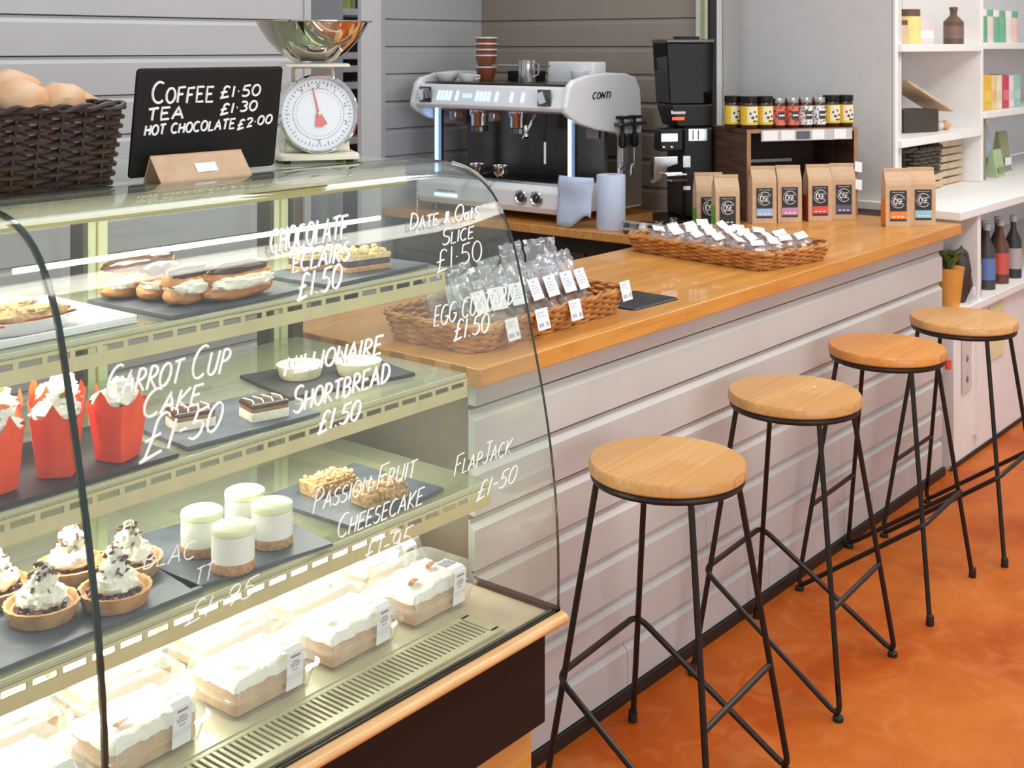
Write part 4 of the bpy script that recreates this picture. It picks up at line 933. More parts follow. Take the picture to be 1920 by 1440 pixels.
for j in range(6):
    for i in range(4):
        lx = -.112 + .075 * i + random.uniform(-.006, .006); ly = -.205 + .080 * j + random.uniform(-.006, .006)
        e = root('wrapped_cake', (sn.x + lx * c9 - ly * s9, sn.y + lx * s9 + ly * c9, CZ + .018), R(random.uniform(-50, 0)), 'wrapped cake in the flat tray, %s row, %s' % (rows_[j], cols_[i]), 'wrapped cake', 'wrapped cakes in the flat wicker tray')
        MB().blob((0, 0, .026), (.030, .024, .022), 12, 8, .2, 6, seed=num, zmin=.004).build('cake', mat('cake_brown', (.55, .24, .09), .7, var=.3, scale=50), e)
        MB().blob((0, 0, .028), (.040, .034, .027), 16, 10, .4, 9, seed=num + 3, zmin=.002).build('film', FILM, e, sharp=.4)
        MB().box((-.020, -.014, -.0006), (.020, .014, .0006), M=T(-.004, -.012, .058, 0, R(32 + random.uniform(-8, 8)), R(random.uniform(-14, 14)))).build('label', PAPERW, e, smooth=False)
        num += 1

# wooden crate riser turned towards the room
ang = R(-30.8); cp = at(1393, 425, z=.95); cp = Vector((4.330, 2.372, 0)) - Vector((.0, .0, 0))
cw, cdp, chh = .50, .29, .352
cr0 = root('wooden_crate', (cp.x, cp.y, CZ), ang, 'dark wooden crate used as a riser under the row of jars', 'crate')
MB().box((0, 0, chh - .016), (cw, cdp / 2 - .002, chh)).build('plank', CRATE, cr0, bevel=.002); MB().box((0, cdp / 2 + .002, chh - .016), (cw, cdp, chh)).build('plank', CRATE, cr0, bevel=.002)
for x in (0, cw - .014):
    for kk in range(2): MB().box((x, kk * (cdp / 2 + .002), .0), (x + .014, (kk + 1) * cdp / 2 - (0 if kk else .002), chh - .017)).build('side_plank', CRATE, cr0, bevel=.0015)
MB().box((.0145, cdp - .012, .0), (cw - .0145, cdp, chh - .017)).build('back_panel', mat('crate_dark', (.03, .015, .01), .7), cr0)
MB().box((.0005, -.004, 0), (.0165, -.0005, chh)).build('corner_batten', CRATEL, cr0); MB().box((cw - .0165, -.004, 0), (cw, -.0005, chh)).build('corner_batten', CRATEL, cr0)
MB().box((0, -.003, chh - .014), (cw, -.0005, chh)).build('top_edge', CRATEL, cr0)
MB().box((.06, -.010, chh - .046), (cw - .03, -.0055, chh - .004)).build('label_rail', mat('rail_grey', (.55, .56, .60), .3), cr0)
for i, (x, wd) in enumerate(((.065, .065), (.145, .06), (.285, .055), (.385, .055))): MB().box((x, -.0125, chh - .043), (x + wd, -.0105, chh - .006)).build('shelf_ticket', PAPERW, cr0)
MB().box((.215, -.0125, chh - .040), (.275, -.0105, chh - .010)).build('dark_ticket', mat('dkticket', (.10, .11, .15), .5), cr0)
MB().box((.14, cdp - .04, .20), (.36, cdp - .03, .212)).build('shelf_strip', mat('strip_white', (.6, .6, .6), .5), cr0)
for zz in (.13, .20):
    MB().box((-.020, -.001, -.024), (.020, .001, .016), M=T(cw - .008, -.020, zz, R(12), R(-8), R(10))).build('swing_tag', PAPERW, cr0)
def cwl(x, y, z=0): return (cp.x + x * math.cos(ang) - y * math.sin(ang), cp.y + x * math.sin(ang) + y * math.cos(ang), z)
YEL = mat('label_yellow', (.80, .55, .02), .5); JR = mat('label_coral', (.78, .18, .12), .5); JB = mat('label_dark', (.05, .04, .045), .5); CRM = mat('label_cream', (.84, .78, .58), .5)
def jar(x, y, kind, label, group):
    e = root('jar', cwl(x, y, CZ + chh), ang, label, 'jar', group)
    if kind == 'y':
        MB().lathe([(0, 0), (.031, 0), (.033, .003), (.033, .094), (.030, .102), (0, .102)], 28, caps=False).build('glass_body', mat('dark_contents', (.05, .02, .01), .15, coat=.5), e)
        MB().lathe([(0, .101), (.0335, .101), (.0340, .103), (.034, .124), (.032, .126), (0, .126)], 28, caps=False).build('lid', BLACKP, e)
        l = MB().lathe([(.0334, .016), (.0334, .088)], 28, caps=False).build('yellow_label', YEL, e)
        def onc(a, z, r=.0341): return (r * math.sin(a), -r * math.cos(a), z)
        MB().add([onc(a, z) for z in (.024, .086) for a in (-.75, -.45, -.15, .15, .45, .75)], [(i, i + 1, 7 + i, 6 + i) for i in range(5)]).build('cream_panel', CRM, l, smooth=False)
        q = MB()
        for (a, z, s_) in ((-.35, .060, .006), (.15, .066, .005), (.35, .048, .006), (-.1, .044, .007), (.1, .030, .006), (.42, .03, .005)): q.blob(onc(a, z), (s_, .001, s_ * .8), 8, 5)
        q.build('label_picture', JB, l)
    else:
        MB().lathe([(0, 0), (.027, 0), (.029, .003), (.029, .092), (.026, .098), (0, .098)], 28, caps=False).build('glass_body', mat('dark_contents', (.05, .02, .01), .15, coat=.5), e)
        MB().lathe([(0, .098), (.0285, .098), (.029, .100), (.029, .117), (.027, .119), (0, .119)], 28, caps=False).build('lid', STEEL, e)
        bm = JR if kind == 'r' else PAPERW
        l = MB().lathe([(.0294, .012), (.0294, .086)], 28, caps=False).build('patterned_label', bm, e)
        q = MB()
        for t_ in range(38):
            a = random.uniform(-1.4, 1.4); z = random.uniform(.016, .082); q.blob((.0295 * math.sin(a), -.0295 * math.cos(a), z), (random.uniform(.0015, .004), .002, random.uniform(.0025, .005)), 6, 4)
        q.build('label_pattern', JB, l)
        q = MB().add([(.0312 * math.sin(a), -.0312 * math.cos(a), z) for z in (.034, .066) for a in (-.5, -.25, 0, .25, .5)], [(i, i + 1, 6 + i, 5 + i) for i in range(4)]); q.build('name_panel', JB if kind == 'r' else JB, l, smooth=False)
        q = MB().add([(.0316 * math.sin(a), -.0316 * math.cos(a), z) for z in (.047, .053) for a in (-.4, -.2, 0, .2, .4)], [(i, i + 1, 6 + i, 5 + i) for i in range(4)]); q.build('name_stripe', PAPERW, l, smooth=False)
JL = ['yellow labelled jar with black lid, leftmost on the crate', 'yellow labelled jar with black lid, second from the left on the crate', 'yellow labelled jar with black lid, beside the coral jars',
      'coral labelled jar with silver lid, on the left of its pair', 'coral labelled jar with silver lid, on the right of its pair', 'black and white labelled jar beside the coral jars', 'black and white labelled jar beside the yellow pair', 'yellow labelled jar with black lid, second from the right on the crate', 'yellow labelled jar with black lid, rightmost on the crate']
for i, (x, kd) in enumerate(((-.002, 'y'), (.044, 'y'), (.112, 'y'), (.172, 'r'), (.234, 'r'), (.296, 'b'), (.358, 'b'), (.418, 'y'), (.480, 'y'))): 
    jar(x if i else .012, .055 + (.068 if i == 0 else 0), kd, JL[i], 'jars in a row on the crate')

# kraft coffee bags with dark labels
def coffee_bag(loc, rz, strip, label, s=1.0, sidecol=None):
    e = root('coffee_bag', loc, rz, label, 'coffee bag', 'kraft bags of coffee'); wd, dp, hh = .094 * s, .060, .215 * s
    b = MB(); rows = [(0, 1, 1), (.004, 1, 1), (hh * .72, 1, .96), (hh * .80, 1, .80), (hh * .95, 1, .16), (hh, 1, .12)]; vs = []
    for z, kx, ky in rows:
        x, y = wd / 2 * kx, dp / 2 * ky; g = dp * .13 * (1 if ky > .5 else .2)
        vs += [(-x, -y, z), (x, -y, z), (x - g, 0, z), (x, y, z), (-x, y, z), (-x + g, 0, z)]
    fs = [(j * 6 + i, j * 6 + (i + 1) % 6, (j + 1) * 6 + (i + 1) % 6, (j + 1) * 6 + i) for j in range(5) for i in range(6)] + [(5, 4, 3, 2, 1, 0), (30, 31, 32, 33, 34, 35)]
    b.add(vs, fs); bag = b.build('bag_body', KRAFT, e, smooth=False)
    MB().box((-wd / 2 - .001, -.0055, hh * .955), (wd / 2 + .001, .0055, hh * 1.005)).build('rolled_top', KRAFT, e, bevel=.001)
    if sidecol: MB().box((-wd / 2 - .0015, -dp / 2 + .004, .004), (-wd / 2 - .0002, dp / 2 - .004, hh * .45)).build('side_label', mat('side' + str(sidecol), sidecol, .6), e, smooth=False)
    yl = -dp / 2 - .0008; lw = wd * .66; z0, z1 = hh * .10, hh * .63
    l = MB().box((-lw / 2, yl - .0008, z0), (lw / 2, yl, z1)).build('front_label', mat('coffee_black', (.018, .018, .024), .5), e, smooth=False)
    if strip: MB().box((-lw / 2, yl - .0016, z0 + .008), (lw / 2, yl - .0009, z0 + .036)).build('flavour_strip', mat('strip' + str(strip), strip, .5), l, smooth=False)
    q = MB(); cz = z1 - .040; rr = lw * .40
    for a0, a1 in ((20, 160), (170, 330)):
        q.tube([(p[0], yl - .0012, p[1] + cz) for p in arc(0, 0, rr, rr, a0, a1, 16)], .0010, 4)
    q.tube([(p[0], yl - .0012, p[1] + cz) for p in arc(0, 0, rr * .72, rr * .72, 110, 250, 10)], .0012, 4)
    q.build('logo_ring', WHITE, l, smooth=False); q = MB()
    write(q, 'OSE', lambda u, v: (-.017 + .034 * u, yl - .0014, cz - .010 + .019 * v), .0014, 5, gap=.08, wobble=0); q.build('logo', WHITE, l, smooth=False); q = MB()
    for k_, ww in enumerate((.7, .5)): q.box((-lw / 2 * ww, yl - .0015, z1 - .008 - .0 * k_), (lw / 2 * ww, yl - .0010, z1 - .0065))
    for k_ in range(3): q.box((-lw / 2 * .7 + k_ * lw * .26, yl - .0022, z0 + .014), (-lw / 2 * .7 + k_ * lw * .26 + lw * .16, yl - .0017, z0 + .018))
    q.build('label_print', WHITE, l, smooth=False)
    return e
for (x, y, st_, lb, sd) in [(.042, -.045, (.36, .52, .85), 'kraft coffee bag with a light blue strip under its logo', None), (.150, -.050, (.55, .25, .50), 'kraft coffee bag with a purple strip under its logo', (.25, .05, .10)),
                    (.280, -.055, (.75, .08, .06), 'kraft coffee bag with a red strip under its logo', (.45, .05, .03)), (.392, -.050, (.10, .11, .22), 'kraft coffee bag with a dark indigo strip under its logo', None)]:
    coffee_bag(cwl(x, y, CZ), ang + R(random.uniform(-4, 4) - 16), st_, lb, sidecol=sd)
p = at(1366, 425, z=.95, Y=None); 
coffee_bag((4.06, 2.31, CZ), ang - R(14), None, 'kraft coffee bag standing left of the crate, black label only', .95, (.12, .40, .04))
coffee_bag((4.21, 2.47, .9005), ang - R(14), None, 'kraft coffee bag behind, at the far left of the row', 1.12, (.12, .40, .04))
coffee_bag((4.585, 1.885, CZ), ang - R(20), (.85, .22, .03), 'kraft coffee bag with an orange strip at the counter end', 1.0, (.75, .22, .03))
coffee_bag((4.675, 1.825, CZ), ang - R(20), (.30, .58, .72), 'kraft coffee bag with a pale turquoise strip at the counter end', 1.0)

# ================================================================== BACK COUNTER: COFFEE MACHINE
BZ = .9008
cm = root('coffee_machine', (4.1, 3.47, BZ), 0, 'white two group espresso machine with blue lit legs', 'coffee machine')
HYW = .405
for y in (-.36, .36):
    for x in (.06, .44): MB().lathe([(.018, 0), (.016, .03)], 14, c=(x, y, 0)).build('foot', STEELD, cm)
bb = MB(); bb.ext([(0.0, -HYW, .035), (-.012, -HYW, .06), (-.012, -HYW, .125), (.01, -HYW, .150), (.50, -HYW, .150), (.50, -HYW, .035)], (0, 2 * HYW, 0)); bb.build('body_base', MACHW, cm, bevel=.006, smooth=False)
MB().box((.015, -HYW + .02, .1505), (.30, HYW - .02, .160)).build('drip_tray', STEEL, cm, bevel=.002)
gt = MB()
for i in range(34): y = -HYW + .035 + i * .0222; gt.box((.025, y, .1602), (.29, y + .004, .1630))
gt.build('drip_grate', STEELD, cm)['kind'] = 'stuff'
for y, nm in ((-.187, 0), (-.268, 0)):
    g = MB().lathe([(0, 0), (.030, 0), (.031, .006), (.026, .010), (.022, .006), (0, .006)], 28, M=T(-.012, y, .098) @ Matrix.Rotation(R(-90), 4, 'Y'), caps=False).build('gauge', CHROME, cm)
    MB().lathe([(0, .0065), (.021, .0065)], 24, M=T(-.012, y, .098) @ Matrix.Rotation(R(-90), 4, 'Y'), caps=False).build('gauge_face', mat('gauge_black', (.03, .03, .03), .3), g)
    MB().box((-.0135, -.001, 0), (-.0125, .001, .018), M=T(-.008, y, .098, 0, R(40))).build('gauge_needle', PAPERW, g)
MB().box((-.0145, .17, .070), (-.0125, .30, .082)).build('blue_badge', BLUEL, cm)
q = MB()
for i in range(9): q.box((-.0150, .182 + i * .012, .092), (-.0127, .190 + i * .012, .098))
q.build('maker_badge', PRINTG, cm)
MB().box((.30, -HYW + .02, .150), (.325, HYW - .02, .46)).build('backsplash', STEELD, cm)
for y in (-HYW + .035, HYW - .035):
    MB().box((.085, y - .020, .150), (.10, y + .020, .46)).build('leg_column', STEELD, cm)
    MB().tube([(.075, y, .160), (.075, y, .452)], .0075, 10).build('blue_light', BLUEL, cm)
hd = MB(); hd.ext([(-.02, -HYW, .455), (-.028, -HYW, .47), (.0, -HYW, .548), (.012, -HYW, .556), (.20, -HYW, .560), (.49, -HYW, .560), (.49, -HYW, .44), (.10, -HYW, .44)], (0, 2 * HYW, 0)); hd.build('hood', MACHW, cm, smooth=False, bevel=.004)
MB().box((.03, -HYW + .01, .5605), (.46, HYW - .01, .566)).build('cup_tray', mat('tray_dark', (.10, .085, .07), .25, .6), cm)
# side shells
def shell(y0, y1, nm):
    P = [(-.030, .452), (-.034, .475), (-.010, .560), (.02, .584), (.12, .604), (.26, .612), (.40, .606), (.47, .590), (.505, .54), (.515, .44), (.515, .03), (.36, .03), (.36, .33), (.345, .352), (.30, .358), (.18, .375), (.06, .405), (-.01, .436)]
    a = MB(); a.ext([(x, y0, z) for x, z in P], (0, y1 - y0, 0)); return a.build(nm, MACHW, cm, smooth=False, bevel=.008)
shr = shell(-HYW - .028, -HYW - .001, 'side_shell'); shell(HYW + .001, HYW + .028, 'side_shell')
MB().box((.365, -HYW - .0305, .04), (.512, -HYW - .0285, .35)).build('steel_leg', mat('brushed_steel', (.42, .40, .38), .35, .8, var=.06), shr, bevel=.003)
q = MB(); write(q, 'CONTI', lambda u, v: (.145 + .125 * u + .010 * v, -HYW - .0292, .505 + .026 * v), .0030, 5, gap=.22, wobble=0); q.build('maker_name', BLACKP, shr)
# button groups on the sloping front
def onh(y, t_): return (-.028 + .028 * t_ - .0012, y, .47 + .078 * t_)
for (ya, n_, gap_) in ((.275, 4, .022), (.168, 1, 0), (.055, 4, .022), (-.055, 1, 0), (-.135, 1, 0), (-.195, 1, 0)):
    for i in range(n_):
        y = ya - i * gap_; a, b = onh(y, .25), onh(y, .62)
        k_ = MB().ext([(a[0], y - .007, a[2]), (a[0], y + .007, a[2]), (b[0], y + .007, b[2]), (b[0], y - .007, b[2])], (-.002, 0, 0)).build('button', mat('button_glow', (.3, .4, .6), .4, emit=(.45, .65, 1), estr=1.2), cm, smooth=False)
        c_ = MB(); a2 = onh(y, .70); c_.box((a2[0] - .002, y - .005, a2[2] - .003), (a2[0], y + .005, a2[2] + .003)); c_.build('button_icon', mat('icon_glow', (.5, .8, 1), .4, emit=(.6, .9, 1), estr=1.6), k_, smooth=False)
a, b = onh(.12, .40), onh(.12, .62)
MB().ext([(a[0], .085, a[2]), (a[0], .135, a[2]), (b[0], .135, b[2]), (b[0], .085, b[2])], (-.002, 0, 0)).build('display', mat('display_blue', (.3, .5, .8), .4, emit=(.35, .6, 1), estr=1.0), cm, smooth=False)
for y in (.345, -.315):
    k_ = MB().box((-.020, y - .035, .475), (-.015, y + .035, .545), M=T(-.006, 0, 0)).build('knob_plate', STEELD, cm, bevel=.002)
    MB().ext([(-.030, y - .024, .495), (-.030, y + .010, .485), (-.026, y + .028, .530), (-.026, y - .004, .538)], (-.016, 0, 0)).build('steam_lever', CHROME, k_, smooth=False)
for y in (.165, -.055):
    g = MB().lathe([(.030, 0), (.038, .012), (.038, .05), (.045, .06), (.045, .08)], 26, c=(.13, y, .365)).build('group_head', CHROME, cm)
    MB().lathe([(.040, 0), (.040, .02), (0, .022)], 22, c=(.13, y, .350)).build('shower_screen', STEELD, g)
    MB().box((.03, y + .052, .40), (.08, y + .085, .44)).build('group_valve', STEEL, g, bevel=.004)
MB().tube(fillet([(.03, -.225, .44), (.0, -.225, .40), (-.02, -.20, .34)], .02), .006, 8).lathe([(.011, 0), (.011, .05)], 12, M=T(-.010, -.213, .345, 0, R(-20), R(20))).build('steam_wand', CHROME, cm)
MB().tube([(.02, -.292, .44), (.01, -.292, .33)], .006, 8).tube([(.01, -.292, .33), (.01, -.292, .24)], .0045, 8, mi=1).build('water_wand', [BLACKP, PORC], cm)
MB().box((.288, -.36, .33), (.296, -.30, .42)).build('notice', mat('notice_grey', (.45, .42, .42), .7), cm)
for i, y in enumerate((.10, -.03)):
    pf = root('portafilter', (4.14, 3.47 + y, BZ + .1635), 0, ['chrome portafilter resting on the drip tray, on the left', 'chrome portafilter resting on the drip tray, on the right'][i], 'portafilter', 'portafilters on the drip tray')
    MB().lathe([(0, .012), (.024, .012), (.031, .022), (.031, .045), (.034, .048), (.034, .053), (.030, .053), (.028, .024), (0, .022)], 24, caps=False).tube([(0, -.008, .010), (0, -.014, .002)], .006, 8).tube([(0, .008, .010), (0, .014, .002)], .006, 8).build('basket_ring', CHROME, pf)
    MB().tube([(-.03, 0, .035), (-.06, -.005, .040), (-.14, -.012, .036)], [.007, .009, .012], 10).build('handle', BLACKP, pf)
# lever taps standing on the counter to the right of the machine
MB().box((.30, -HYW - .066, .385), (.50, -HYW - .029, .40)).build('tap_bracket', STEELD, cm, bevel=.004)
for x in (.335, .425):
    tp = MB().tube([(x, -HYW - .05, .20), (x, -HYW - .05, .30)], .008, 10).build('tap_stem', CHROME, cm)
    MB().lathe([(.006, 0), (.017, .012), (.017, .05), (.008, .07), (.0065, .13)], 14, c=(x, -HYW - .05, .29)).build('tap_grip', BLACKP, tp)
    MB().box((x - .022, -HYW - .075, .415), (x + .022, -HYW - .028, .428)).build('tap_lever', BLACKP, tp, bevel=.003)
    MB().tube(fillet([(x, -HYW - .05, .21), (x - .03, -HYW - .055, .22), (x - .035, -HYW - .055, .17)], .015), .006, 8).build('spout', CHROME, tp)

# cups and jugs on top of the machine
TZ = BZ + .5668
def cup(x, y, z, r, h, m, name, label, cat='cup', group=None, handle=True, rimm=None, n=28, squat=False):
    e = root(name, (x, y, z), 0, label, cat, group); k = .62
    MB().lathe([(0, 0), (r * k, 0), (r * .80, h * .3), (r * .95, h * .75), (r, h), (r - .003, h), (r * .75, h * .3), (0, h * .12)], n, caps=False).build('cup_body', m, e)
    if rimm: MB().lathe([(r - .003, h), (r + .0035, h + .001), (r + .0035, h + .006), (r - .003, h + .007), (r - .003, h)], n, caps=False).build('rim', rimm, e)
    if handle: MB().tube([(r * .9, 0, h * .8), (r * 1.35, 0, h * .75), (r * 1.4, 0, h * .45), (r * .85, 0, h * .3)], .004, 8, M=Matrix.Rotation(R(-60), 4, 'Z')).build('handle', m, e)
    return e
CX, CY = 4.37, 3.715
cl = ['bottom brown cup of the stack on the espresso machine', 'second brown cup from the bottom of the stack', 'third brown cup from the bottom of the stack', 'fourth brown cup from the bottom of the stack', 'topmost brown cup of the stack on the espresso machine']
for i in range(5): cup(CX, CY, TZ + (0 if i == 0 else .052 + .026 * (i - 1)) + .0005 * i, .048, .058, TERRA, 'cup', cl[i], 'cup', 'stacked brown cups with white rims', False, PORC)
cup(4.20, 3.68, TZ, .042, .034, PORC, 'cup', 'small white cup in front of the brown stack', 'cup')
cup(4.20, 3.80, TZ, .055, .036, PORC, 'bowl', 'shallow white bowl at the left end of the espresso machine', 'bowl', None, False)
cup(4.38, 3.20, TZ, .040, .050, PORC, 'cup', 'white cup in front of the white tray', 'cup')
e = root('milk_jug', (4.25, 3.385, TZ), 0, 'steel milk jug standing on the espresso machine', 'jug')
MB().lathe([(0, 0), (.036, 0), (.038, .004), (.034, .07), (.037, .095), (.034, .095), (.031, .07), (0, .006)], 28, caps=False).build('jug_body', STEEL, e)
MB().tube([(.0, -.036, .085), (0, -.066, .078), (0, -.064, .035), (0, -.036, .022)], .004, 8).build('handle', STEEL, e)
tag(MB().rbox((-.05, -.125, 0), (.05, .125, .088), .012, 3).build('white_container', PORC, loc=(4.47, 3.28, TZ)), 'white plastic container at the back of the espresso machine top', 'container')
rk = root('cup_rail', (4.36, 3.50, TZ), 0, 'thin steel rail with hooks behind the cups', 'rail')
MB().tube([(0, -.16, .070), (0, .20, .070)], .004, 8).build('rail_bar', CHROME, rk)
for y in (-.15, 0, .19): MB().tube([(0, y, 0), (0, y, .070)], .003, 8).build('rail_post', CHROME, rk)
tag(MB().box((-.05, -.07, 0), (.05, .07, .045)).build('black_box', BLACKP, loc=(4.45, 3.545, TZ), bevel=.003), 'black box behind the cups on the espresso machine', 'box')

# grinder
gr = root('coffee_grinder', (4.42, 2.705, BZ), R(-39), 'tall black coffee grinder with smoked bean hopper and blue display', 'grinder')
MB().box((-.09, -.13, 0), (.09, .14, .035)).build('grinder_base', BLACKP, gr, bevel=.006)
MB().box((-.035, -.085, .035), (.095, .12, .40)).build('grinder_body', BLACKP, gr, bevel=.012)
MB().ext([(-.085, -.08, .49), (.094, -.08, .49), (.094, -.08, .40), (-.055, -.08, .40)], (0, .19, 0)).build('grinder_head', BLACKP, gr, smooth=False, bevel=.006)
MB().ext([(-.085, -.075, .491), (.093, -.075, .491), (.098, -.08, .735), (-.102, -.08, .735)], (0, .18, 0)).build('bean_hopper', SMOKE, gr, smooth=False, bevel=.004)
MB().ext([(-.078, -.07, .493), (.086, -.07, .493), (.089, -.07, .62), (-.088, -.07, .62)], (0, .165, 0)).build('coffee_beans', mat('beans', (.03, .014, .008), .4, bump=1, bscale=90, var=.4), gr, smooth=False)
MB().box((-.104, -.084, .7355), (.10, .104, .750)).build('hopper_lid', mat('lid_dark', (.05, .05, .06), .15, coat=.4), gr, bevel=.004)
MB().box((-.03, -.02, .7505), (.06, .05, .762)).build('lid_knob', BLACKP, gr, bevel=.003)
MB().box((-.135, -.095, .305), (-.036, -.02, .395)).build('control_box', BLACKP, gr, bevel=.006)
MB().box((-.128, -.0975, .345), (-.062, -.0955, .375)).build('blue_display', mat('display_lit', (.5, .7, 1), .4, emit=(.45, .65, 1.0), estr=1.6), gr)
for x in (-.118, -.085): MB().lathe([(.005, 0), (.005, .003), (0, .004)], 10, M=T(x, -.0955, .322) @ Matrix.Rotation(R(90), 4, 'X')).build('control_button', CHROME, gr)
MB().box((-.012, -.0885, .345), (.066, -.0855, .392)).box((.004, -.090, .350), (.008, -.0886, .388), mi=1).box((.026, -.090, .350), (.030, -.0886, .388), mi=1).build('steel_window', [STEEL, BLACKP], gr)
MB().box((-.078, -.083, .428), (-.028, -.0805, .440)).build('red_badge', mat('red_glow', (.8, .08, .02), .4, emit=(1, .12, .02), estr=.8), gr)
q = MB()
for i in range(8): q.box((-.082 + i * .0075, -.083, .452), (-.077 + i * .0075, -.0805, .462 + (.004 if i == 0 else 0)))
q.build('brand_lettering', WHITE, gr)
MB().ext([(-.16, -.10, .285), (-.06, -.10, .285), (-.06, -.10, .255), (-.10, -.10, .245), (-.125, -.10, .20), (-.16, -.10, .18)], (0, .05, 0)).build('grounds_spout', STEEL, gr, smooth=False, bevel=.003)
MB().box((-.10, -.14, .19), (-.036, -.06, .20)).tube([(-.036, -.13, .215), (-.12, -.14, .215)], .005, 8).tube([(-.036, -.07, .215), (-.12, -.07, .215)], .005, 8).build('portafilter_fork', CHROME, gr)
MB().box((-.035, -.0885, .24), (-.005, -.0855, .285)).box((-.035, -.0885, .15), (-.005, -.0855, .165)).build('bright_plate', STEEL, gr)

# knock box tray, jars, paper roll
kb = root('knock_tray', (4.13, 2.60, BZ), R(0), 'low dark steel tray in front of the grinder', 'tray')
MB().box((-.07, -.17, 0), (.06, .16, .035)).build('tray_body', STEELD, kb, bevel=.004); MB().tube([(-.076, -.16, .045), (-.076, .155, .045)], .006, 8).tube([(-.076, -.16, .018), (-.076, .155, .018)], .006, 8).build('tray_rail', STEEL, kb)
for i, (x, y, r, h, m, lb) in enumerate([(4.07, 2.60, .020, .060, STEEL, 'small steel shaker beside the flat wicker tray'), (4.05, 2.66, .018, .050, PORC, 'small white lidded pot behind the flat wicker tray'), (4.10, 2.555, .018, .075, STEEL, 'taller steel shaker left of the coffee bags'), (4.045, 2.70, .018, .045, CLEAR, 'small clear pot behind the flat wicker tray')]):
    mb = MB().lathe([(0, 0), (r, 0), (r, h * .7), (r * .75, h * .78), (r * .8, h * .8), (r * .8, h), (0, h)], 18, caps=False); tag(mb.build('shaker', m, loc=(x, y, BZ + .05 if False else BZ)), lb, 'shaker', 'small pots behind the flat wicker tray')
    # they stand on the worktop in front of the tray
for o_ in [o for o in COL.objects if o.name.startswith('shaker')]: o_.location.x -= 0; 
pr_ = root('paper_roll', (4.125, 2.86, BZ), 0, 'standing roll of pale blue paper towel', 'paper towel roll')
MB().lathe([(.020, 0), (.056, 0), (.057, .003), (.057, .212), (.055, .215), (.020, .215), (.020, 0)], 44, caps=False).build('roll_body', BLUEP, pr_)
MB().lathe([(.0195, .004), (.0195, .213)], 24, caps=False).build('cardboard_core', KRAFT, pr_)
sh = MB(); n = 14; vs = []
for j in range(9):
    v = j / 8; zt = .200 * v
    for i in range(n + 1):
        u = i / n; x = -.045 - .015 * math.sin(u * 3.1) + .012 * noise.noise(Vector((u * 3, v * 3, 1))); y = .052 + .170 * u; dip = .055 * max(0, 1 - abs(u - .10) * 2.4) * (1 - v)
        vs.append((x - .02 * (1 - v), y, zt + dip + .002))
sh.add(vs, [(j * (n + 1) + i, j * (n + 1) + i + 1, (j + 1) * (n + 1) + i + 1, (j + 1) * (n + 1) + i) for j in range(8) for i in range(n)])
s_ = sh.build('loose_sheet', BLUEP, pr_); md = s_.modifiers.new('s', 'SOLIDIFY'); md.thickness = .0012

# ================================================================== WHITE SHELVING ON THE RIGHT
su = root('shelving_unit', (5.6, 1.9, 0), 0, 'white open shelving unit at the far right', 'shelving')
def sb(name, a, b, m=PAINT_W, bev=.002): 
    return MB().box((a[0] - 5.6, a[1] - 1.9, a[2]), (b[0] - 5.6, b[1] - 1.9, b[2])).build(name, m, su, bevel=bev)
sb('upright', (5.05, 1.74, .08), (5.085, 2.05, .955))
sb('side_panel', (4.815, 1.75, .0), (4.835, 2.35, .60)); sb('back_panel', (4.84, 2.36, .08), (8.8, 2.38, .95)); 
sb('deck_shelf', (4.82, 1.725, .957), (8.8, 2.0, .989)); sb('deck_shelf', (4.93, 2.001, .957), (8.8, 2.40, .989))
sb('lower_shelf', (4.84, 1.73, .585), (8.8, 2.355, .615)); sb('plinth_panel', (4.84, 1.76, .0), (8.8, 1.78, .58)); sb('skirting', (4.80, 1.755, 0), (8.8, 1.759, .02), BLACKTRIM)
su2 = root('wall_shelving', (5.5, 2.2, 0), 0, 'white wall shelving bay set back behind the counter end', 'shelving')
def sb2(name, a, b): return MB().box((a[0] - 5.5, a[1] - 2.2, a[2]), (b[0] - 5.5, b[1] - 2.2, b[2])).build(name, PAINT_W, su2, bevel=.002)
sb2('back_panel', (5.075, 2.42, .99), (8.8, 2.44, 2.3)); sb2('upright', (4.97, 2.045, .99), (5.0, 2.058, 2.3)); sb2('upright', (5.96, 2.04, .99), (5.995, 2.419, 2.3)); sb2('upright', (5.075, 2.07, .99), (5.09, 2.419, 2.3))
for z in (1.208, 1.60): sb2('shelf_board', (5.001, 2.03, z), (5.959, 2.419, z + .032))
for z in (1.285, 1.61): sb2('shelf_board', (5.996, 2.03, z), (8.8, 2.419, z + .030))
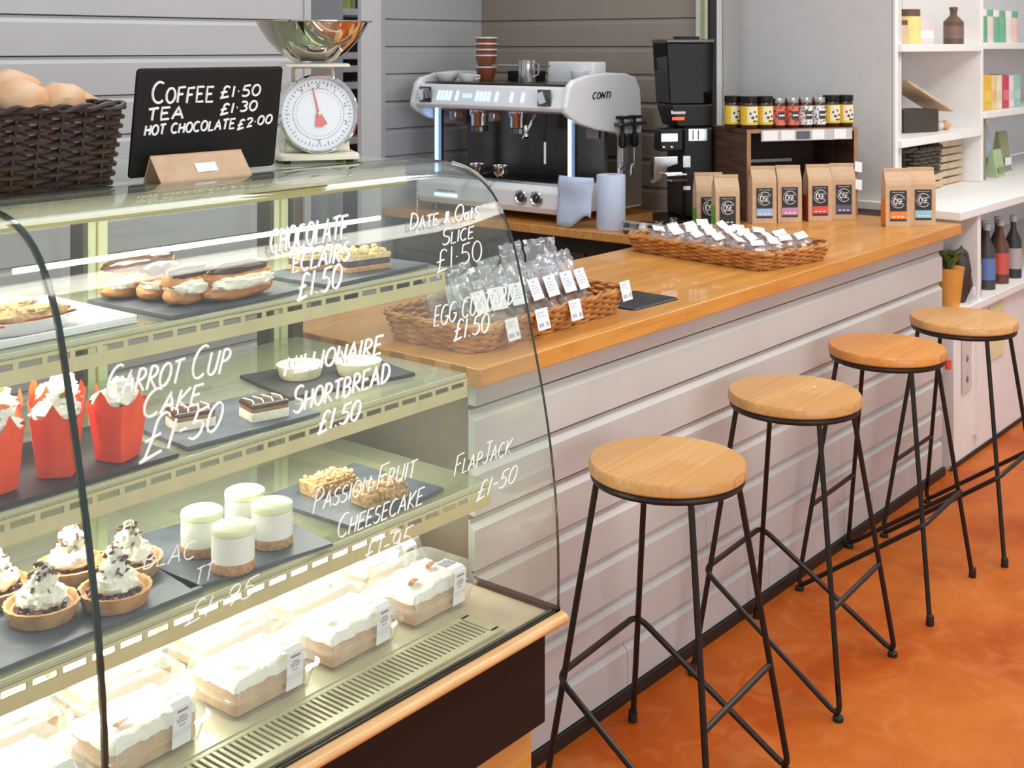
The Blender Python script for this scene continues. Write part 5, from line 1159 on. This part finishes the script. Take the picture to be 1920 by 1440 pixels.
def goods(kind, x, y, z, label, cat, group=None, **k):
    r_ = k.get('r', .04); h = k.get('h', .12); m = k.get('m'); m2 = k.get('m2', m)
    e = root(kind, (x, y, z), k.get('rz', 0), label, cat, group)
    if kind in ('bottle', 'dark_bottle'):
        MB().lathe([(0, 0), (r_, 0), (r_, h * .6), (r_ * .35, h * .78), (r_ * .33, h * .94), (0, h * .94)], 20, caps=False).build('bottle_body', m, e); MB().lathe([(0, h * .9), (r_ * .42, h * .9), (r_ * .42, h), (0, h)], 16, caps=False).build('cap', m2, e)
        MB().lathe([(r_ * 1.01, h * .15), (r_ * 1.01, h * .48)], 20, caps=False).build('bottle_label', k.get('m3', PAPERW), e)
    elif kind == 'jar':
        MB().lathe([(0, 0), (r_, 0), (r_, h * .75), (r_ * .9, h * .82), (0, h * .82)], 20, caps=False).build('jar_body', m, e); MB().lathe([(0, h * .80), (r_ * .95, h * .80), (r_ * .95, h), (0, h)], 20, caps=False).build('lid', m2, e)
    elif kind in ('book', 'carton'):
        wx, wy = k['wx'], k['wy']; MB().box((-wx / 2, -wy / 2, 0), (wx / 2, wy / 2, h)).build('cover', m, e, bevel=.002); MB().box((-wx / 2 + .004, -wy / 2 - .001, h * .25), (wx / 2 - .004, -wy / 2 - .0002, h * .55)).build('cover_panel', m2, e)
    elif kind == 'paper_bag':
        wx, wy = k['wx'], k['wy']; MB().ext([(-wx / 2, -wy / 2, 0), (-wx / 2, wy / 2, 0), (-wx / 2, wy * .1, h), (-wx / 2, -wy * .1, h)], (wx, 0, 0)).build('bag_body', m, e, smooth=False); MB().box((-wx * .35, -wy / 2 - .002, h * .15), (wx * .35, -wy / 2 + .001, h * .35)).build('bag_panel', m2, e)
    return e
def cm_(n, c): return mat('goods_' + n, c, .5)
Z1 = 1.633
goods('jar', 5.36, 2.15, Z1, 'yellow and brown jar on the top left shelf', 'jar', r=.055, h=.15, m=cm_('yel', (.75, .62, .22)), m2=cm_('brn', (.12, .07, .04)))
goods('jar', 5.22, 2.13, Z1, 'small dark lidded jar at the left end of the top shelf', 'jar', r=.035, h=.10, m=cm_('tan', (.6, .42, .28)), m2=cm_('brn', (.12, .07, .04)))
goods('carton', 5.60, 2.2, Z1, 'pale pink carton on the top left shelf', 'carton', wx=.18, wy=.08, h=.11, m=cm_('pink', (.75, .62, .60)), m2=PAPERW)
goods('dark_bottle', 5.80, 2.11, Z1, 'dark brown bottle on the top left shelf', 'bottle', r=.045, h=.17, m=cm_('brn', (.12, .07, .04)), m3=cm_('brn2', (.2, .12, .1)))
hb = root('hamper_box', (5.56, 2.20, 1.241), R(-18), 'open dark hamper box with a pale wooden lid on the middle shelf', 'box')
MB().box((-.15, -.07, 0), (.08, .07, .10)).build('box_body', cm_('hamper', (.05, .04, .03)), hb, bevel=.003)
MB().box((-.17, -.075, 0), (.17, .075, .012), M=T(.02, 0, .155, 0, 0, R(24))).build('box_lid', WOODP, hb)
for i in range(3): MB().blob((.11 + .045 * i, -.01, .022), (.022, .026, .022), 12, 8, .1, 5, seed=i).build('wrapped_sweet', cm_('sw%d' % (i % 2), ((.6, .35, .2), (.7, .6, .5))[i % 2]), hb)
def crate_(x, y, z, lb, rz=0):
    c_ = root('produce_crate', (x, y, z), rz, lb, 'crate', 'stacked pale wooden crates')
    for zz in (.004, .038): MB().box((-.14, -.10, zz), (.14, -.092, zz + .026)).build('slat', WOODP, c_, bevel=.001); MB().box((-.14, .092, zz), (.14, .10, zz + .026)).build('slat', WOODP, c_, bevel=.001); MB().box((-.148, -.10, zz), (-.141, .10, zz + .026)).build('slat', WOODP, c_, bevel=.001)
    MB().box((-.14, -.091, 0), (.14, .091, .004)).build('crate_floor', WOODP, c_)
crate_(5.50, 2.20, .990, 'wooden produce crate carrying the dark basket'); crate_(5.80, 2.22, .990, 'lowest wooden produce crate right of the dark basket')
crate_(5.80, 2.22, 1.058, 'middle wooden produce crate right of the dark basket'); crate_(5.80, 2.22, 1.126, 'topmost wooden produce crate right of the dark basket')
dk = basket('dark_basket', (5.48, 2.20, 1.058), 0, .30, .18, .11, .01, 7, .008, 22, cm_('olive_wicker', (.08, .06, .035)), 'dark wicker basket under the middle shelf')
for i, (x, wx, c, c2, h) in enumerate([(6.17, .10, (.80, .48, .04), (.85, .6, .1), .17), (6.27, .07, (.85, .62, .30), (.8, .5, .2), .165), (6.35, .06, (.80, .78, .62), (.7, .7, .6), .165), (6.44, .09, (.62, .06, .10), (.75, .2, .2), .165), (6.53, .06, (.80, .78, .74), (.7, .7, .6), .16), (6.62, .09, (.35, .58, .52), (.5, .7, .6), .165)]):
    goods('carton', x, 2.15, 1.3155, 'upright ' + ['amber', 'light orange', 'cream', 'crimson', 'ivory', 'mint green'][i] + ' carton on the right shelving bay', 'carton', 'coloured cartons in the right bay', wx=wx, wy=.14, h=h, m=cm_('c%d' % i, c), m2=cm_('cc%d' % i, c2))
for i, (x, c) in enumerate([(6.16, (.12, .36, .20)), (6.25, (.70, .55, .50)), (6.34, (.14, .38, .22)), (6.43, (.16, .40, .25)), (6.53, (.7, .65, .6)), (6.62, (.75, .5, .42))]):
    goods('jar', x, 2.12, 1.6405, ['green lidded tin at the left of the top right shelf', 'pinkish tin on the top right shelf', 'green tin third from the left on the top right shelf', 'green tin fourth from the left on the top right shelf', 'pale grey tin on the top right shelf', 'salmon tin on the top right shelf'][i], 'tin', 'tins on the top right shelf', r=.040, h=.16, m=cm_('t%d' % i, c), m2=cm_('tl%d' % (i % 2), ((.8, .75, .7), (.15, .4, .25))[i % 2]))
MB().box((6.05 - 5.5, 2.06 - 2.2, .9895), (6.09 - 5.5, 2.10 - 2.2, 1.284)).build('brown_divider', cm_('post', (.30, .22, .13)), su2)
tag(MB().box((-.025, -.08, 0), (.025, .08, .24)).build('dark_folder', cm_('dk', (.05, .045, .045)), loc=(6.19, 2.19, .9898), bevel=.003), 'dark folder standing in the right bay', 'folder')
goods('paper_bag', 6.36, 2.18, .9898, 'blue and white bag in the right bay', 'bag', wx=.17, wy=.09, h=.24, m=cm_('bl', (.45, .52, .65)), m2=cm_('bl2', (.12, .2, .45)))
goods('paper_bag', 6.28, 2.08, .9898, 'low green pouch in the right bay', 'bag', wx=.12, wy=.06, h=.13, m=cm_('gr', (.40, .50, .28)), m2=cm_('gr2', (.25, .3, .12)))
goods('paper_bag', 6.58, 2.15, .9898, 'olive pouch in the right bay', 'bag', wx=.13, wy=.07, h=.20, m=cm_('ol', (.30, .30, .15)), m2=PAPERW)
for i in range(7):
    goods('dark_bottle', 5.16 + .085 * i, 1.80 + .04 * (i % 2), .6155, ['black', 'brown', 'black', 'smoky', 'black', 'red labelled', 'brown'][i] + ' bottle under the deck shelf, %s' % ['leftmost', 'second from the left', 'third from the left', 'fourth from the left', 'fifth from the left', 'sixth from the left', 'rightmost'][i], 'bottle', 'bottles under the deck shelf',
          r=.034, h=.27, m=cm_('btl%d' % (i % 3), ((.03, .03, .035), (.12, .05, .03), (.05, .05, .05))[i % 3]), m2=cm_('cap', (.5, .52, .55)), m3=cm_('bl%d' % (i % 3), ((.45, .4, .38), (.6, .1, .08), (.4, .42, .45))[i % 3]))
# plant pot and dark bag in the cubby at the counter end
pl_ = root('potted_plant', (4.885, 1.80, .6155), 0, 'small potted plant in an orange pot in the cubby at the counter end', 'plant')
MB().lathe([(0, 0), (.045, 0), (.06, .13), (.063, .15), (.055, .15), (0, .12)], 22, caps=False).build('pot', cm_('orangepot', (.70, .32, .06)), pl_)
for i in range(16):
    a = i * 2.4; l = random.uniform(.05, .08); mb = MB(); P0 = Vector((0, 0, .13)); vs = []
    for j in range(6):
        t_ = j / 5; r_ = l * t_; z = .13 + .14 * t_ - .06 * t_ * t_; w_ = .022 * math.sin(math.pi * min(.98, t_ * .9 + .05)); d = Vector((math.cos(a), math.sin(a), 0)); s_ = Vector((-d.y, d.x, 0)); vs += [d * r_ + s_ * w_ + Vector((0, 0, z)), d * r_ + Vector((0, 0, z - .004)), d * r_ - s_ * w_ + Vector((0, 0, z))]
    mb.add(vs, [(j * 3 + q, j * 3 + q + 1, j * 3 + q + 4, j * 3 + q + 3) for j in range(5) for q in range(2)]).build('leaf', LEAFG if i % 3 else cm_('leafdk', (.05, .08, .04)), pl_)
bgk = root('dark_bag', (4.992, 1.785, .6155), R(10), 'dark slumped bag with a pale badge in the cubby', 'bag'); MB().blob((0, 0, .10), (.042, .040, .11), 20, 12, .25, 5, seed=3, zmin=0).build('bag_body', cm_('dkbag', (.045, .03, .025)), bgk); MB().box((-.015, -.052, .035), (.012, -.046, .06)).build('badge', PAPERW, bgk)
# notices fixed to the white panel under the shelf
nt_ = root('wall_notice', (4.97, 1.757, .27), 0, 'tall pale notice with three brown pictures behind the farthest stools', 'notice')
MB().box((-.05, -.003, 0), (.05, 0, .27)).build('sheet', cm_('sheet', (.62, .57, .53)), nt_)
for z in (.05, .13, .21): MB().blob((0, -.004, z), (.013, .002, .013), 10, 6).build('picture', cm_('pic', (.25, .14, .07)), nt_)
tag(MB().box((-.09, -.003, 0), (.09, 0, .22)).build('yellow_notice', cm_('yn', (.80, .72, .40)), loc=(5.32, 1.757, .34)), 'faded yellow notice on the white panel', 'notice')
tag(MB().box((-.055, -.035, 0), (.0, .0, .004)).box((-.05, -.03, .004), (-.005, -.005, .05)).build('red_tag', cm_('rt', (.75, .08, .04)), loc=(4.80, 1.80, .45)) if False else MB().lathe([(0, 0), (.012, 0), (.012, .035), (0, .035)], 12, M=T(4.76, 1.752, .40), caps=False).build('red_hook', cm_('rt', (.75, .08, .04))), 'small red hook on the end of the counter', 'hook')
sk = root('wall_socket', (0, 0, 0), 0, 'white double socket on the boarded wall behind the case', 'socket')
sk.location = (at(430, 700, Y=3.49).x, 3.494, at(430, 700, Y=3.49).z - .05)
MB().box((-.075, -.010, 0), (.075, 0, .09)).build('socket_plate', PORC, sk, bevel=.003)
for x in (-.035, .035): MB().box((x - .012, -.012, .05), (x + .012, -.010, .07)).build('socket_switch', PAPERW, sk)
